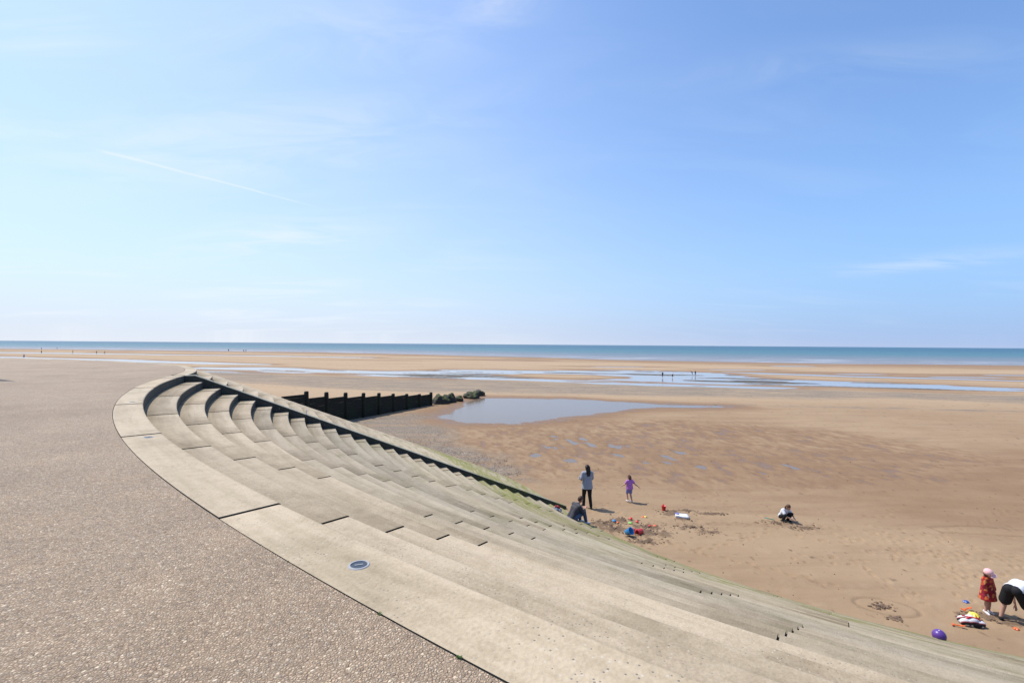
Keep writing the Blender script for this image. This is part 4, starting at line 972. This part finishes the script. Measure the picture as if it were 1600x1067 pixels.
# magazine / folded towel
e = empty('folded_towel', (6.30, 17.70, .0), R(-12)); tag(e, 'white folded towel with a dark fold lying on the sand', 'towel')
bm = bmesh.new(); box(bm, (0, 0, .05), (.46, .30, .07))
bmesh.ops.subdivide_edges(bm, edges=bm.edges[:], cuts=5, use_grid_fill=True)
for v in bm.verts: v.co.z += .03 * mnoise.noise(v.co * 5) ; v.co.x += .02 * mnoise.noise(v.co * 6 + Vector((3, 0, 0)))
bmo('towel', bm, M_wt, e, True)
bm = bmesh.new(); box(bm, (-.17, .08, .10), (.14, .12, .03)); bmesh.ops.bevel(bm, geom=bm.edges[:], offset=.01, segments=2, affect='EDGES'); bmo('dark_fold', bm, M_violet, e)
# green spade of the squatting child
spade('green spade by the squatting child', 9.48, 17.36, .34, T_grn, R(160), .06)
# items near the toddler
mould('dark blue mould farthest from the sea steps near the toddler', 11.30, 11.95, .075, T_dblue, 5)
spade('orange spade between the blue and yellow moulds', 10.86, 11.55, .26, T_org, R(10), .04)
mould('big yellow mould at the toddler\'s feet', 10.92, 11.36, .115, T_yel, 8)
spade('orange spade under the end of the striped bag', 10.05, 10.95, .24, T_org, R(-35), .03)
mould('orange mould beside the bending adult\'s foot', 11.36, 10.82, .06, T_org, 5, .0)
mould('orange mould just behind the purple ball', 9.44, 10.55, .07, T_yel, 5, .02)
# ball
bm = bmesh.new(); bmesh.ops.create_uvsphere(bm, u_segments=40, v_segments=24, radius=.125)
e = empty('beach_ball', (9.22, 10.36, 0)); tag(e, 'shiny purple ball resting on sand against the foot of the steps', 'ball'); o = bmo('skin', bm, T_purp, e, True); o.location.z = .125
bm = bmesh.new(); lathe(bm, [(.012, -.004), (.012, .004), (.006, .005)], 14); o = bmo('valve', bm, M_white, e); o.location = (-.02, -.02, .125 + .121)
# striped bag
m, t, b = mat('striped_bag_cloth'); oc = t.sep(t.new('ShaderNodeTexCoord').outputs['Object'])
wv = t.math('FRACT', t.math('MULTIPLY', t.math('ADD', oc[1], t.math('MULTIPLY', oc[2], .8)), 6.5))
t.put(b.inputs['Base Color'], t.ramp(wv, [(0.0, (0.72, 0.72, 0.74)), (0.48, (0.72, 0.72, 0.74)), (0.52, (0.02, 0.02, 0.022)), (0.78, (0.02, 0.02, 0.022)), (0.82, (0.50, 0.02, 0.03)), (1.0, (0.70, 0.70, 0.72))])); b.inputs['Roughness'].default_value = .6
def bag(name, label, cat, x, y, z, rz, s3, m_body, m_trim):
    e = empty(name, (x, y, z), rz); tag(e, label, cat)
    B = Blob(); a, b2, c2 = s3
    for (ux, uy, r_) in ((-.5, -.25, .9), (-.5, .25, .9), (0, -.3, 1.1), (0, .3, 1.1), (.5, -.25, .8), (.5, .2, .75)): B.ball((ux * a, uy * b2, c2 * .42 * r_), (a * .42, b2 * .36, c2 * .5 * r_))
    bd = B.done('bag_body', m_body, e, .012, 2)
    B = Blob(); B.chain([((-a * .75, -b2 * .1, c2 * .3), .018), ((-a * .3, -b2 * .35, c2 * 1.02), .016), ((a * .35, -b2 * .3, c2 * .98), .016), ((a * .85, -b2 * .1, c2 * .25), .018)]); B.done('strap', m_trim, e, .009, 1)
    B = Blob(); B.chain([((-a * .6, b2 * .05, c2 * .93), .012), ((a * .55, b2 * .02, c2 * .80), .012)]); B.done('zip', m_trim, e, .008, 1)
    B = Blob(); B.ball((a * .2, -b2 * .58, c2 * .28), (a * .35, b2 * .14, c2 * .26)); B.done('pocket', M_black, e, .01, 2)
bag('beach_bag', 'white and black striped beach bag with red trim lying on the sand', 'bag', 10.50, 10.98, 0.0, R(-14), (.27, .20, .20), m, T_red)
bx_, by_ = polar(RI - TREAD * 25.4, 206.3)
bag('rucksack', 'red, white and black bag on the low steps behind the seated man', 'bag', bx_, by_, ZC - RISE * 26, R(-20), (.17, .14, .26), m, T_red)

# clods of freshly dug sand
m, t, b = mat('damp_sand_clod'); t.put(b.inputs['Base Color'], t.mix(t.noise(t.pos(), 6, 3), (0.10, 0.064, 0.042), (0.22, 0.145, 0.095))); b.inputs['Roughness'].default_value = .9
for gi, (rng_, nm) in enumerate(((range(0, 7), 'clods of dark dug sand around the toys below the seated man'), (range(7, 13), 'clods of dark dug sand around the white towel'), (range(13, 15), 'clods of dark dug sand by the squatting child'), (range(15, 20), 'clods of dug sand near the toddler and the drawn ring'))):
    pts = []
    for i in rng_:
        px, py, a, b_ = DUG[i]
        for k_ in range(int(60 + 420 * a * b_)): 
            q_ = (random.gauss(px, a * .6), random.gauss(py, b_ * .6))
            if math.hypot(q_[0] - CX, q_[1] - CY) < RT - .06: pts.append(q_)
    tag(stones('dug_sand', pts, .010, .045, m), nm, 'dug sand', kind='stuff')

# made-up board, unseen past the frame, added to cast the shadow at the left
e = empty('shadow_board', (-13.05, 11.9, ZC)); tag(e, 'unseen dark board added beyond the left edge to cast a shadow', 'shadow caster')
M_board = simple('board_paint', (0.02, 0.025, 0.03), .5)
for k_ in (-.24, .24):
    bm = bmesh.new(); lathe(bm, [(.035, 0), (.035, 2.02), (.02, 2.04)], 14); o = bmo('post', bm, M_board, e, True); o.location.x = k_
bm = bmesh.new(); box(bm, (0, -.045, 1.5), (.62, .03, .9)); bmesh.ops.bevel(bm, geom=bm.edges[:], offset=.006, segments=1, affect='EDGES'); bmo('panel', bm, M_board, e)

bpy.data.scenes.remove(WORK)
